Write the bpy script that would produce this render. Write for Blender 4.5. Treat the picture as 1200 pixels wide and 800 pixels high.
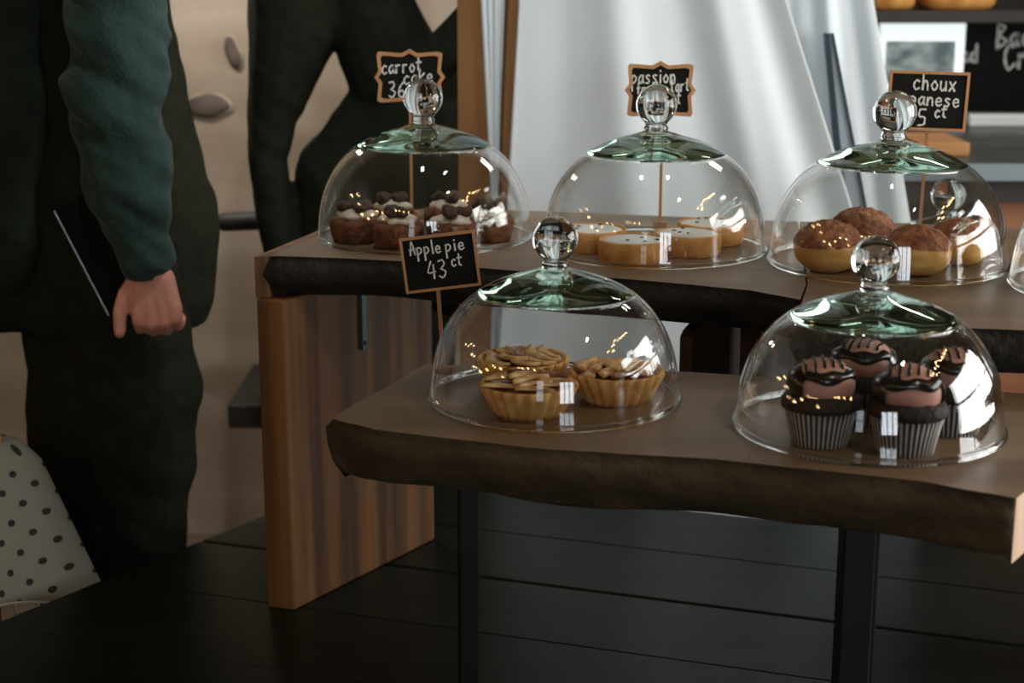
import bpy, bmesh, math, random
from mathutils import Vector, Matrix, noise
from mathutils.geometry import tessellate_polygon
for o in list(bpy.data.objects): bpy.data.objects.remove(o, do_unlink=True)
S = bpy.context.scene
COL = S.collection
PI = math.pi
random.seed(7)

# ------------------------------------------------------------------ camera, world, light, exposure
TABLE_H = 0.0          # the dark table top is z = 0; the room floor lies half a metre lower
FLOOR = -0.5
cd = bpy.data.cameras.new('camera'); cam = bpy.data.objects.new('camera', cd); COL.objects.link(cam)
cam.location = (0, 0, 0.891); cam.rotation_euler = (math.radians(90-13.5), 0, 0)
cd.sensor_width = 36; cd.lens = 57; cd.clip_start = 0.05
cd.dof.use_dof = True; cd.dof.focus_distance = 1.9; cd.dof.aperture_fstop = 5.6
S.camera = cam
w = bpy.data.worlds.new('world'); S.world = w; w.use_nodes = True
w.node_tree.nodes['Background'].inputs[0].default_value = (0.55, 0.68, 0.85, 1)
w.node_tree.nodes['Background'].inputs[1].default_value = 0.6
S.view_settings.view_transform = 'Standard'; S.view_settings.look = 'None'
S.view_settings.exposure = 0.0; S.view_settings.gamma = 1
S.cycles.transparent_max_bounces = 48
S.cycles.max_bounces = 14; S.cycles.transmission_bounces = 12; S.cycles.glossy_bounces = 6
def area(name, loc, rot, sx, sy, power, color, spread=PI):
    l = bpy.data.lights.new(name, 'AREA'); l.shape = 'RECTANGLE'; l.size = sx; l.size_y = sy
    l.energy = power; l.color = color; l.spread = spread
    o = bpy.data.objects.new(name, l); COL.objects.link(o); o.location = loc; o.rotation_euler = rot
    return o
# daylight through the three windows of the room (window_1 right wall, window_2 and window_3 behind the camera)
area('daylight_right', (2.43, 1.75, 0.85), (0, PI/2, 0), 1.3, 2.0, 78, (1.0, 0.97, 0.94))
area('daylight_rear', (0.72, -2.36, 0.95), (PI/2, 0, 0), 0.9, 1.2, 21, (0.86, 0.93, 1.0))
area('daylight_rear_left', (-1.0, -2.36, 1.05), (PI/2, 0, 0), 0.5, 1.2, 3, (0.9, 0.96, 1.0))

# ------------------------------------------------------------------ helpers
def link(name, me, mats, parent=None, loc=None, rot=None):
    o = bpy.data.objects.new(name, me); COL.objects.link(o)
    for m in (mats if isinstance(mats, (list, tuple)) else [mats]):
        if m is not None and len(me.materials) < (len(mats) if isinstance(mats, (list, tuple)) else 1): me.materials.append(m)
    if parent: o.parent = parent
    if loc is not None: o.location = loc
    if rot is not None: o.rotation_euler = rot
    return o
def obj(name, bm, mats, parent=None, loc=None, rot=None, smooth=False, bevel=0, seg=2):
    me = bpy.data.meshes.new(name)
    bmesh.ops.recalc_face_normals(bm, faces=bm.faces[:])
    bm.to_mesh(me); bm.free()
    if smooth:
        for p in me.polygons: p.use_smooth = True
    o = link(name, me, mats, parent, loc, rot)
    if bevel:
        b = o.modifiers.new('bevel', 'BEVEL'); b.width = bevel; b.segments = seg; b.limit_method = 'ANGLE'; b.angle_limit = 0.6
    return o
def thing(name, label, cat, loc=(0, 0, 0), rotz=0, group=None):
    o = bpy.data.objects.new(name, None); COL.objects.link(o)
    o.location = loc; o.rotation_euler = (0, 0, rotz); o.empty_display_size = 0.05
    return tag(o, label, cat, group)
def tag(o, label, cat, group=None):
    o['label'] = label; o['category'] = cat
    if group: o['group'] = group
    return o
def struct(o): o['kind'] = 'structure'; return o
def dup(root, loc, rotz, label, group=None):
    r = root.copy(); COL.objects.link(r); r.location = loc; r.rotation_euler = (0, 0, rotz); r['label'] = label
    if group: r['group'] = group
    for ch in root.children[:]:
        c = ch.copy(); COL.objects.link(c); c.parent = r
        for g in ch.children[:]:
            d = g.copy(); COL.objects.link(d); d.parent = c
    return r
def B(): return bmesh.new()
def box(bm, c, s, rot=None):
    m = Matrix.Translation(c)
    if rot is not None: m = m @ rot
    m = m @ Matrix.Diagonal((s[0], s[1], s[2], 1))
    return bmesh.ops.create_cube(bm, size=1, matrix=m)['verts']
def loft(bm, rings, close=True, cap0=False, cap1=False):
    vs = [[bm.verts.new(p) for p in r] for r in rings]
    n = len(rings[0])
    for a, b in zip(vs, vs[1:]):
        for i in range(n if close else n-1):
            j = (i+1) % n
            try: bm.faces.new((a[i], a[j], b[j], b[i]))
            except ValueError: pass
    if cap0: bm.faces.new(vs[0][::-1])
    if cap1: bm.faces.new(vs[-1])
    return vs
def lathe(bm, prof, n=48, f=None, cap0=False, cap1=False, c=(0, 0, 0)):
    rings = []
    for k, (r, z) in enumerate(prof):
        ring = []
        for i in range(n):
            a = 2*PI*i/n
            rr, zz = (r, z) if f is None else f(r, z, a, k)
            ring.append((c[0]+rr*math.cos(a), c[1]+rr*math.sin(a), c[2]+zz))
        rings.append(ring)
    return loft(bm, rings, True, cap0, cap1)
def catmull(pts, k=6):
    pts = [Vector(p) for p in pts]
    if len(pts) < 3: return pts
    P = [2*pts[0]-pts[1]] + pts + [2*pts[-1]-pts[-2]]
    out = []
    for i in range(1, len(P)-2):
        for j in range(k):
            t = j/k; a, b, c, d = P[i-1:i+3]
            out.append(0.5*((2*b)+(c-a)*t+(2*a-5*b+4*c-d)*t*t+(3*b-a-3*c+d)*t**3))
    return out + [pts[-1]]
def tube(bm, pts, r, n=8, cap=True):
    pts = [Vector(p) for p in pts]
    rings = []; up = Vector((0, 0, 1)); px = None
    for i, p in enumerate(pts):
        t = (pts[min(i+1, len(pts)-1)]-pts[max(i-1, 0)]).normalized()
        if px is None: px = t.orthogonal().normalized()
        px = (px - t*px.dot(t)).normalized(); py = t.cross(px)
        rr = r[i] if isinstance(r, (list, tuple)) else r
        rings.append([p+px*rr*math.cos(2*PI*k/n)+py*rr*math.sin(2*PI*k/n) for k in range(n)])
    loft(bm, rings, True, cap, cap)
def ball(bm, c, r, seg=16, rings=10, sc=(1, 1, 1), rot=None):
    m = Matrix.Translation(c)
    if rot is not None: m = m @ rot
    m = m @ Matrix.Diagonal((sc[0], sc[1], sc[2], 1))
    return bmesh.ops.create_uvsphere(bm, u_segments=seg, v_segments=rings, radius=r, matrix=m)['verts']
def rough(vs, amp, freq, seed=0, axis=None):
    for v in vs:
        n = noise.noise_vector(v.co*freq+Vector((seed*3.1, seed*1.7, seed)))
        v.co += n*amp if axis is None else Vector((n[0]*axis[0], n[1]*axis[1], n[2]*axis[2]))*amp
def prism(bm, pts, z0, z1):
    a = [bm.verts.new((p[0], p[1], z0)) for p in pts]; b = [bm.verts.new((p[0], p[1], z1)) for p in pts]
    n = len(pts)
    for i in range(n): bm.faces.new((a[i], a[(i+1) % n], b[(i+1) % n], b[i]))
    bm.faces.new(a[::-1]); bm.faces.new(b)
def bake(o):
    dg = bpy.context.evaluated_depsgraph_get()
    me = bpy.data.meshes.new_from_object(o.evaluated_get(dg)); o.modifiers.clear(); o.data = me
def blob(name, caps, mat, parent, voxel=0.008, smooth=6, cut=None, wrinkle=0, wf=9, seed=0):
    """one continuous skin around tapered limbs: caps = [(p0, r0, p1, r1), ...]"""
    bm = B()
    for p0, r0, p1, r1 in caps:
        p0, p1 = Vector(p0), Vector(p1); d = p1-p0
        if d.length < 1e-5: d = Vector((0, 0, 1e-4))
        t = d.normalized(); pts = []; rad = []
        for k in range(5):
            a = PI/2*(1-k/5); pts.append(p0-t*r0*math.sin(a)); rad.append(max(r0*math.cos(a), r0*0.05))
        for k in range(4): pts.append(p0+d*k/3); rad.append(r0+(r1-r0)*k/3)
        for k in range(1, 6):
            a = PI/2*k/5; pts.append(p1+t*r1*math.sin(a)); rad.append(max(r1*math.cos(a), r1*0.05))
        tube(bm, pts, rad, 16)
    o = obj(name, bm, mat, parent)
    m = o.modifiers.new('remesh', 'REMESH'); m.mode = 'VOXEL'; m.voxel_size = voxel
    s = o.modifiers.new('smooth', 'SMOOTH'); s.iterations = smooth; s.factor = 0.5
    bake(o)
    if wrinkle or cut is not None:
        bm = B(); bm.from_mesh(o.data)
        if wrinkle:
            bm.normal_update()
            for v in bm.verts:
                c = v.co; q = Vector((c.x*wf*0.7, c.y*wf*0.7, c.z*wf*1.5+c.x*wf))
                v.co += v.normal*wrinkle*(noise.noise(q+Vector((seed, 0, 0)))+0.5*noise.noise(q*2.3))
        if cut is not None:
            bmesh.ops.bisect_plane(bm, geom=bm.verts[:]+bm.edges[:]+bm.faces[:], plane_co=(0, 0, cut), plane_no=(0.0, 0, -1), clear_outer=True)
            bmesh.ops.holes_fill(bm, edges=[e for e in bm.edges if e.is_boundary])
        bm.to_mesh(o.data); bm.free()
    for p in o.data.polygons: p.use_smooth = True
    return o

# ------------------------------------------------------------------ materials
def srgb(r, g, b):
    f = lambda c: (c/255/12.92) if c/255 <= 0.04045 else ((c/255+0.055)/1.055)**2.4
    return (f(r), f(g), f(b), 1)
def mat(name, c1, c2=None, rough=0.6, scale=(8, 8, 8), detail=4, bump=0.0, bscale=None, metal=0, spec=0.5, emit=None, estr=0, lo=0.35, hi=0.65, sheen=0, coat=0, sss=0):
    m = bpy.data.materials.new(name); m.use_nodes = True; nt = m.node_tree; bs = nt.nodes['Principled BSDF']
    bs.inputs['Roughness'].default_value = rough; bs.inputs['Metallic'].default_value = metal
    bs.inputs['Specular IOR Level'].default_value = spec
    bs.inputs['Base Color'].default_value = c1
    if sheen: bs.inputs['Sheen Weight'].default_value = sheen
    if coat: bs.inputs['Coat Weight'].default_value = coat; bs.inputs['Coat Roughness'].default_value = 0.12
    if sss: bs.inputs['Subsurface Weight'].default_value = sss; bs.inputs['Subsurface Scale'].default_value = 0.006
    if emit: bs.inputs['Emission Color'].default_value = emit; bs.inputs['Emission Strength'].default_value = estr
    if c2 is not None or bump:
        tc = nt.nodes.new('ShaderNodeTexCoord'); mp = nt.nodes.new('ShaderNodeMapping'); mp.inputs['Scale'].default_value = scale
        nz = nt.nodes.new('ShaderNodeTexNoise'); nz.inputs['Scale'].default_value = 1; nz.inputs['Detail'].default_value = detail
        nt.links.new(tc.outputs['Object'], mp.inputs[0]); nt.links.new(mp.outputs[0], nz.inputs['Vector'])
        if c2 is not None:
            cr = nt.nodes.new('ShaderNodeValToRGB'); cr.color_ramp.elements[0].position = lo; cr.color_ramp.elements[1].position = hi
            cr.color_ramp.elements[0].color = c1; cr.color_ramp.elements[1].color = c2
            nt.links.new(nz.outputs['Fac'], cr.inputs[0]); nt.links.new(cr.outputs[0], bs.inputs['Base Color'])
        if bump:
            src = nz
            if bscale:
                src = nt.nodes.new('ShaderNodeTexNoise'); src.inputs['Scale'].default_value = bscale; src.inputs['Detail'].default_value = 5
                nt.links.new(tc.outputs['Object'], src.inputs['Vector'])
            bp = nt.nodes.new('ShaderNodeBump'); bp.inputs['Strength'].default_value = bump; bp.inputs['Distance'].default_value = 0.01
            nt.links.new(src.outputs['Fac'], bp.inputs['Height']); nt.links.new(bp.outputs[0], bs.inputs['Normal'])
    return m
def thin_glass(name, tint=(0.988, 0.994, 0.991, 1)):
    m = bpy.data.materials.new(name); m.use_nodes = True; nt = m.node_tree; nt.nodes.clear()
    out = nt.nodes.new('ShaderNodeOutputMaterial'); mx = nt.nodes.new('ShaderNodeMixShader')
    tr = nt.nodes.new('ShaderNodeBsdfTransparent'); tr.inputs[0].default_value = tint
    gl = nt.nodes.new('ShaderNodeBsdfGlossy'); gl.inputs['Roughness'].default_value = 0.0; gl.inputs[0].default_value = (1, 1, 1, 1)
    lw = nt.nodes.new('ShaderNodeLayerWeight'); lw.inputs[0].default_value = 0.5      # Schlick's approximation, alike from both sides
    pw = nt.nodes.new('ShaderNodeMath'); pw.operation = 'POWER'; pw.inputs[1].default_value = 3.6
    ma = nt.nodes.new('ShaderNodeMath'); ma.operation = 'MULTIPLY_ADD'; ma.inputs[1].default_value = 0.94; ma.inputs[2].default_value = 0.055
    nt.links.new(lw.outputs['Facing'], pw.inputs[0]); nt.links.new(pw.outputs[0], ma.inputs[0])
    nt.links.new(ma.outputs[0], mx.inputs[0]); nt.links.new(tr.outputs[0], mx.inputs[1]); nt.links.new(gl.outputs[0], mx.inputs[2])
    nt.links.new(mx.outputs[0], out.inputs[0]); return m
def solid_glass(name, col):
    m = bpy.data.materials.new(name); m.use_nodes = True; nt = m.node_tree; nt.nodes.clear()
    out = nt.nodes.new('ShaderNodeOutputMaterial'); g = nt.nodes.new('ShaderNodeBsdfGlass')
    g.inputs['Color'].default_value = col; g.inputs['Roughness'].default_value = 0.0; g.inputs['IOR'].default_value = 1.5
    nt.links.new(g.outputs[0], out.inputs[0]); return m

M = {}
M['wall_tan'] = mat('tan_plaster', srgb(142, 128, 108), srgb(178, 164, 147), 0.85, (1.6, 1.2, 4.2), 6, 0.15, 30)
M['wall_dark'] = mat('dark_wall', srgb(46, 42, 38), srgb(60, 56, 50), 0.8, (3, 3, 3))
M['wall_room'] = mat('room_wall', srgb(44, 40, 35), srgb(54, 48, 42), 0.9, (2, 2, 2))
M['ceiling'] = mat('ceiling_paint', srgb(34, 32, 29), srgb(42, 39, 35), 0.9, (2, 2, 2))
M['floor'] = mat('floor_concrete', srgb(86, 74, 60), srgb(112, 98, 82), 0.7, (3, 3, 3), 6, 0.1, 40)
M['black_wood'] = mat('black_wood', srgb(20, 24, 16), srgb(26, 30, 21), 0.36, (2, 26, 8), 6, 0.08, spec=0.2)
M['black_wood'].node_tree.nodes['Principled BSDF'].inputs['Specular Tint'].default_value = (0.72, 1.0, 0.90, 1)
M['slab_top'] = mat('slab_top', srgb(100, 81, 58), srgb(126, 105, 80), 0.5, (3, 14, 8), 5, 0.05)
M['bark_dark'] = mat('dark_bark', srgb(22, 20, 16), srgb(40, 36, 28), 0.85, (16, 16, 40), 6, 0.7, 60)
M['bark_brown'] = mat('brown_bark', srgb(46, 38, 24), srgb(88, 72, 46), 0.8, (9, 9, 22), 6, 0.6, 55)
M['plank'] = mat('plank_wood', srgb(76, 48, 24), srgb(140, 96, 52), 0.55, (34, 34, 1.3), 5, 0.1)
M['plank_dark'] = mat('plank_wood_dark', srgb(60, 40, 25), srgb(84, 58, 38), 0.6, (30, 30, 1.5), 5, 0.1)
M['end_grain'] = mat('end_grain', srgb(196, 164, 136), srgb(220, 190, 160), 0.6, (40, 40, 12), 5, 0.1)
M['steel_teal'] = mat('teal_metal', srgb(88, 118, 122), None, 0.4, metal=0.5)
M['black_metal'] = mat('black_metal', srgb(24, 24, 24), None, 0.5, metal=0.3)
M['glass'] = thin_glass('dome_glass')
M['crown'] = solid_glass('green_thick_glass', (0.88, 0.955, 0.915, 1))
M['knob'] = solid_glass('clear_thick_glass', (0.97, 0.99, 0.98, 1))
M['frame'] = mat('kraft_frame', srgb(168, 118, 76), srgb(190, 140, 96), 0.7, (60, 60, 20))
M['slate'] = mat('chalkboard', srgb(11, 12, 9), srgb(17, 18, 14), 0.8, (30, 30, 30), spec=0.2)
M['chalk'] = mat('chalk', srgb(222, 222, 216), None, 0.9)
M['stick'] = mat('stick_wood', srgb(176, 128, 88), srgb(150, 104, 70), 0.7, (60, 60, 8))
M['curtain'] = mat('white_cloth', srgb(208, 217, 221), srgb(216, 225, 229), 0.9, (3, 3, 3), 3, 0.06, 500, sheen=0.2)
M['lining'] = mat('tan_lining', srgb(150, 104, 62), srgb(168, 122, 78), 0.9, (6, 6, 2))
M['strip_dark'] = mat('slate_blue_dark', srgb(46, 64, 74), None, 0.35, metal=0.3)
M['strip_pale'] = mat('slate_blue_pale', srgb(150, 160, 168), None, 0.4)
M['coat_black'] = mat('black_cloth', srgb(31, 34, 24), srgb(38, 41, 30), 0.95, (40, 40, 40), 3, 0.2, 200, spec=0.15)
M['hoodie'] = mat('green_cloth', srgb(36, 55, 50), srgb(44, 66, 60), 0.95, (12, 12, 12), 3, 0.3, 160, spec=0.15, sheen=0.15)
M['vest'] = mat('dark_green_cloth', srgb(33, 40, 31), srgb(40, 48, 38), 0.95, (14, 14, 14), 3, 0.2, 150, spec=0.15)
M['skin'] = mat('skin', srgb(206, 140, 120), srgb(222, 160, 140), 0.55, (20, 20, 20), 3, sss=0.15)
M['hair'] = mat('hair', srgb(40, 30, 24), srgb(58, 44, 34), 0.6, (80, 80, 10))
M['eye'] = mat('eye', srgb(60, 44, 34), None, 0.2)
M['rubber'] = mat('shoe_leather', srgb(30, 28, 26), None, 0.5)
M['tablet'] = mat('tablet_black', srgb(16, 20, 19), None, 0.8, spec=0.1)
M['silver'] = mat('silver_edge', srgb(190, 196, 200), None, 0.3, metal=0.9)
M['crust'] = mat('pie_crust', srgb(206, 148, 80), srgb(232, 184, 114), 0.6, (30, 30, 50), 4, 0.15)
M['apple'] = mat('baked_apple', srgb(176, 124, 66), srgb(234, 196, 136), 0.45, (55, 55, 30), 4, coat=0.2)
M['apple_brown'] = mat('caramel', srgb(104, 58, 26), srgb(156, 98, 46), 0.5, (50, 50, 50), 4, coat=0.3)
M['tartcase'] = mat('tart_case', srgb(192, 130, 66), srgb(222, 166, 98), 0.65, (40, 40, 40), 4, 0.2, 300)
M['white_ice'] = mat('white_glaze', srgb(226, 222, 216), srgb(238, 234, 228), 0.4, (30, 30, 30), coat=0.3)
M['seed'] = mat('dark_seed', srgb(34, 26, 22), None, 0.4)
M['choux'] = mat('choux_bun', srgb(208, 150, 78), srgb(234, 190, 116), 0.6, (22, 22, 22), 4, 0.2, 90)
M['craquelin'] = mat('craquelin', srgb(128, 76, 48), srgb(182, 120, 84), 0.7, (70, 70, 70), 5, 0.7, 130)
M['carrotcake'] = mat('carrot_cake', srgb(84, 46, 27), srgb(132, 78, 46), 0.8, (60, 60, 60), 5, 0.6, 140)
M['frosting'] = mat('cream_frosting', srgb(196, 182, 164), srgb(216, 204, 188), 0.5, (30, 30, 30), sss=0.1)
M['walnut'] = mat('walnut', srgb(52, 34, 24), srgb(80, 54, 36), 0.7, (70, 70, 70), 4, 0.6, 120)
M['choc'] = mat('chocolate_cake', srgb(34, 20, 15), srgb(50, 31, 23), 0.7, (50, 50, 50), 5, 0.5, 120)
M['glaze'] = mat('chocolate_glaze', srgb(26, 17, 14), None, 0.25, coat=0.5)
M['pink'] = mat('pink_cream', srgb(186, 134, 118), srgb(200, 150, 134), 0.6, (30, 30, 30), sss=0.1)
M['bread'] = mat('bread_crust', srgb(176, 112, 50), srgb(226, 164, 84), 0.6, (14, 14, 14), 4, 0.3, 60)
M['screen_white'] = mat('lit_white_screen', srgb(220, 230, 228), None, 0.4, emit=(0.85, 1.0, 0.97, 1), estr=0.55)
M['picture'] = mat('lit_picture', srgb(40, 60, 62), srgb(150, 160, 160), 0.4, (14, 14, 22), 3, emit=(0.1, 0.16, 0.17, 1), estr=0.3, lo=0.4, hi=0.62)
M['counter_top'] = mat('grey_steel_counter', srgb(62, 68, 62), srgb(84, 90, 84), 0.35, (4, 20, 4), metal=0.2)
M['trim_pale'] = mat('pale_counter_trim', srgb(128, 142, 146), None, 0.4)
M['counter_dark'] = mat('dark_counter_edge', srgb(34, 30, 27), srgb(44, 40, 35), 0.6, (10, 10, 10))
M['counter_wood'] = mat('counter_wood', srgb(128, 80, 50), srgb(152, 98, 64), 0.6, (3, 3, 24), 4)
M['paper'] = mat('white_tray', srgb(226, 230, 232), None, 0.6)
M['board_tan'] = mat('board_tan', srgb(176, 122, 66), srgb(198, 144, 86), 0.6, (4, 24, 24), 4)
M['orange_wood'] = mat('orange_wood', srgb(190, 112, 58), srgb(212, 134, 74), 0.5, (4, 20, 20), 4)
M['chair'] = mat('dark_chair_wood', srgb(30, 26, 22), srgb(44, 38, 31), 0.6, (4, 30, 30), 4)
M['leaf_dark'] = mat('dark_ornament', srgb(70, 62, 54), srgb(96, 84, 72), 0.8, (20, 20, 20))
M['rim_pale'] = mat('pale_rim', srgb(206, 200, 192), None, 0.7)
M['halo'] = mat('pale_halo', srgb(160, 146, 128), None, 0.8)
M['window_frame'] = mat('window_frame', srgb(60, 56, 50), None, 0.6)
M['bulb'] = mat('warm_bulb', srgb(255, 220, 160), None, 0.4, emit=(1.0, 0.62, 0.26, 1), estr=60)

def cloth_material():
    m = bpy.data.materials.new('polka_cloth'); m.use_nodes = True; nt = m.node_tree; N = nt.nodes; L = nt.links
    bs = N['Principled BSDF']; bs.inputs['Roughness'].default_value = 0.9
    uv = N.new('ShaderNodeUVMap'); sp = N.new('ShaderNodeSeparateXYZ'); L.new(uv.outputs[0], sp.inputs[0])
    def mth(op, a, b=None):
        n = N.new('ShaderNodeMath'); n.operation = op
        for i, v in enumerate((a, b)):
            if v is None: continue
            if isinstance(v, (int, float)): n.inputs[i].default_value = v
            else: L.new(v, n.inputs[i])
        return n.outputs[0]
    P = 0.043
    def grid(off):
        a = mth('SUBTRACT', mth('FRACT', mth('ADD', mth('DIVIDE', sp.outputs[0], P), off)), 0.5)
        b = mth('SUBTRACT', mth('FRACT', mth('ADD', mth('DIVIDE', sp.outputs[1], P), off)), 0.5)
        return mth('SQRT', mth('ADD', mth('MULTIPLY', a, a), mth('MULTIPLY', b, b)))
    d = mth('LESS_THAN', mth('MINIMUM', grid(0.0), grid(0.5)), 0.115)
    mx = N.new('ShaderNodeMix'); mx.data_type = 'RGBA'; L.new(d, mx.inputs[0])
    mx.inputs[6].default_value = srgb(160, 160, 148); mx.inputs[7].default_value = srgb(52, 58, 56)
    L.new(mx.outputs[2], bs.inputs['Base Color']); return m
M['polka'] = cloth_material()
def cup_material():
    m = bpy.data.materials.new('striped_paper_cup'); m.use_nodes = True; nt = m.node_tree; N = nt.nodes; L = nt.links
    bs = N['Principled BSDF']; bs.inputs['Roughness'].default_value = 0.7
    uv = N.new('ShaderNodeUVMap'); sp = N.new('ShaderNodeSeparateXYZ'); L.new(uv.outputs[0], sp.inputs[0])
    a = N.new('ShaderNodeMath'); a.operation = 'SINE'; mu = N.new('ShaderNodeMath'); mu.operation = 'MULTIPLY'; mu.inputs[1].default_value = 40*2*PI
    L.new(sp.outputs[0], mu.inputs[0]); L.new(mu.outputs[0], a.inputs[0])
    cr = N.new('ShaderNodeValToRGB'); cr.color_ramp.elements[0].position = 0.0; cr.color_ramp.elements[1].position = 0.5
    cr.color_ramp.elements[0].color = srgb(58, 46, 42); cr.color_ramp.elements[1].color = srgb(178, 170, 166)
    L.new(a.outputs[0], cr.inputs[0]); L.new(cr.outputs[0], bs.inputs['Base Color']); return m
M['cup'] = cup_material()

# ------------------------------------------------------------------ chalk writing (single strokes)
G = {
 'a': [[(.85,.9),(.5,1.0),(.1,.55),(.35,.02),(.72,.35),(.85,.95)],[(.86,1),(.84,.35),(1.0,.02)]],
 'b': [[(.1,1.9),(.12,.02)],[(.12,.55),(.5,1.0),(.85,.5),(.5,0),(.12,.2)]],
 'c': [[(.85,.85),(.5,1),(.1,.5),(.4,0),(.88,.15)]],
 'd': [[(.8,.85),(.4,1),(.1,.5),(.4,0),(.8,.3)],[(.82,1.9),(.84,0)]],
 'e': [[(.1,.5),(.8,.6),(.6,1),(.2,.85),(.1,.4),(.4,0),(.88,.2)]],
 'f': [[(.8,1.8),(.45,1.7),(.4,0)],[(.1,1),(.75,1)]],
 'g': [[(.8,.85),(.4,1),(.1,.5),(.4,0),(.8,.3)],[(.82,1),(.8,-.5),(.4,-.85),(.1,-.6)]],
 'h': [[(.1,1.9),(.12,0)],[(.12,.5),(.45,1),(.75,.7),(.82,0)]],
 'i': [[(.25,1),(.25,0)],[(.25,1.42),(.25,1.52)]],
 'j': [[(.6,1),(.55,-.5),(.1,-.6)],[(.6,1.4),(.6,1.5)]],
 'k': [[(.1,1.8),(.12,0)],[(.85,1.2),(.15,.5),(.9,0)]],
 'l': [[(.25,1.9),(.3,0)]],
 'n': [[(.1,1),(.1,0)],[(.1,.5),(.5,1),(.8,.7),(.85,0)]],
 'o': [[(.5,1),(.1,.5),(.5,0),(.9,.5),(.5,1)]],
 'p': [[(.1,1),(.14,-.9)],[(.1,.8),(.5,1),(.85,.6),(.5,.1),(.12,.25)]],
 'r': [[(.1,1),(.12,0)],[(.1,.55),(.4,.98),(.8,.92)]],
 's': [[(.8,.9),(.45,1),(.2,.75),(.7,.35),(.5,0),(.1,.1)]],
 't': [[(.42,1.75),(.38,.25),(.8,.05)],[(0,1.15),(.85,1.2)]],
 'u': [[(.1,1),(.15,.2),(.45,0),(.8,.4)],[(.82,1),(.88,0)]],
 'x': [[(.1,1),(.85,0)],[(.9,1),(.1,0)]],
 'A': [[(.1,0),(.5,1.9),(.95,0)],[(0,.75),(1.0,.8)]],
 'B': [[(.1,1.9),(.1,0)],[(.1,1.85),(.75,1.6),(.15,1.0)],[(.15,1.0),(.95,.5),(.1,0)]],
 'C': [[(.95,1.6),(.5,1.9),(.05,1),(.4,0),(1,.3)]],
 '3': [[(.1,1.8),(.6,1.9),(.75,1.4),(.3,1.0)],[(.3,1.0),(.85,.6),(.5,0),(.05,.2)]],
 '4': [[(.5,1.9),(.05,.7),(.95,.75)],[(.75,1.5),(.7,0)]],
 '5': [[(.85,1.9),(.25,1.85),(.2,1.1),(.75,1.0),(.75,.2),(.1,.05)]],
 '6': [[(.75,1.85),(.25,1.2),(.1,.4),(.5,0),(.85,.45),(.5,.9),(.15,.5)]],
}
def write(bm, text, x, z, h, pen, y=0.0, adv=1.0, slope=0.0, thick=0.0006):
    """chalk strokes in the x-z plane facing -y; h = x-height"""
    for ch in text:
        if ch == ' ': x += h*0.6; continue
        for st in G[ch]:
            pts = [(x+p[0]*h*0.80*adv, z+p[1]*h+slope*(x+p[0]*h)) for p in st]
            pts = [(v.x, v.y) for v in catmull([(a, b, 0) for a, b in pts], 5)]
            n = len(pts); L = []; R = []
            for i, (a, b) in enumerate(pts):
                q = pts[min(i+1, n-1)]; p = pts[max(i-1, 0)]
                dx, dz = q[0]-p[0], q[1]-p[1]; l = math.hypot(dx, dz) or 1
                e = pen*(0.9+0.25*math.sin(i*1.7))
                if i == 0: a -= dx/l*e*0.6; b -= dz/l*e*0.6
                if i == n-1: a += dx/l*e*0.6; b += dz/l*e*0.6
                L.append((a-dz/l*e, b+dx/l*e)); R.append((a+dz/l*e, b-dx/l*e))
            rings = [[(l[0], y, l[1]), (r[0], y, r[1]), (r[0], y-thick, r[1]), (l[0], y-thick, l[1])] for l, r in zip(L, R)]
            loft(bm, rings, True, True, True)
        x += h*adv*(0.6 if ch in 'il' else 1)
    return x

# ------------------------------------------------------------------ the room
def wall(name, c, s, m):
    bm = B(); box(bm, c, s); return struct(obj(name, bm, m))
wall('floor', (0, 1, FLOOR-0.05), (7.2, 7.4, 0.1), M['floor'])
wall('ceiling', (0, 1, 2.35), (7.2, 7.4, 0.1), M['ceiling'])
wall('wall_back', (-1.52, 3.85, 0.9), (3.4, 0.16, 2.8), M['wall_tan'])
wall('wall_alcove', (1.6, 4.4, 0.9), (3.4, 0.16, 2.8), M['wall_dark'])
wall('wall_return', (0.10, 4.15, 0.9), (0.16, 0.44, 2.8), M['wall_dark'])
wall('wall_left', (-3.25, 0.9, 0.9), (0.1, 6.8, 2.8), M['wall_room'])
def wall_with_holes(name, axis, pos, a0, a1, holes, m):
    """a wall along x (axis 0) or y (axis 1) built round its window openings: holes = [(a, b, z0, z1)]"""
    bm = B(); t = 0.1
    def piece(u0, u1, z0, z1):
        c = ((u0+u1)/2, pos, (z0+z1)/2); s = (u1-u0, t, z1-z0)
        if axis: c = (pos, (u0+u1)/2, (z0+z1)/2); s = (t, u1-u0, z1-z0)
        box(bm, c, s)
    u = a0
    for (h0, h1, z0, z1) in holes:
        piece(u, h0, -0.5, 2.3); piece(h0, h1, -0.5, z0); piece(h0, h1, z1, 2.3); u = h1
    piece(u, a1, -0.5, 2.3)
    return struct(obj(name, bm, m))
def window(name, axis, pos, h, nx, nz):
    bm = B(); a, b, z0, z1 = h
    def bar(u, z, su, sz):
        if axis: box(bm, (pos, u, z), (0.06, su, sz))
        else: box(bm, (u, pos, z), (su, 0.06, sz))
    for k in range(nx+1): bar(a+(b-a)*k/nx, (z0+z1)/2, 0.05, z1-z0)
    for k in range(nz+1): bar((a+b)/2, z0+(z1-z0)*k/nz, b-a+0.05, 0.05)
    return struct(obj(name, bm, M['window_frame']))
H1 = (0.73, 2.77, 0.18, 1.52); H2 = (0.25, 1.19, 0.33, 1.57); H3 = (-1.26, -0.74, 0.42, 1.68)
wall_with_holes('wall_right', 1, 2.50, -2.5, 4.5, [H1], M['wall_room'])
wall_with_holes('wall_rear', 0, -2.45, -3.2, 2.45, [H3, H2], M['wall_room'])
window('window_1', 1, 2.37, H1, 3, 2)
window('window_2', 0, -2.30, H2, 3, 1)
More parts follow.
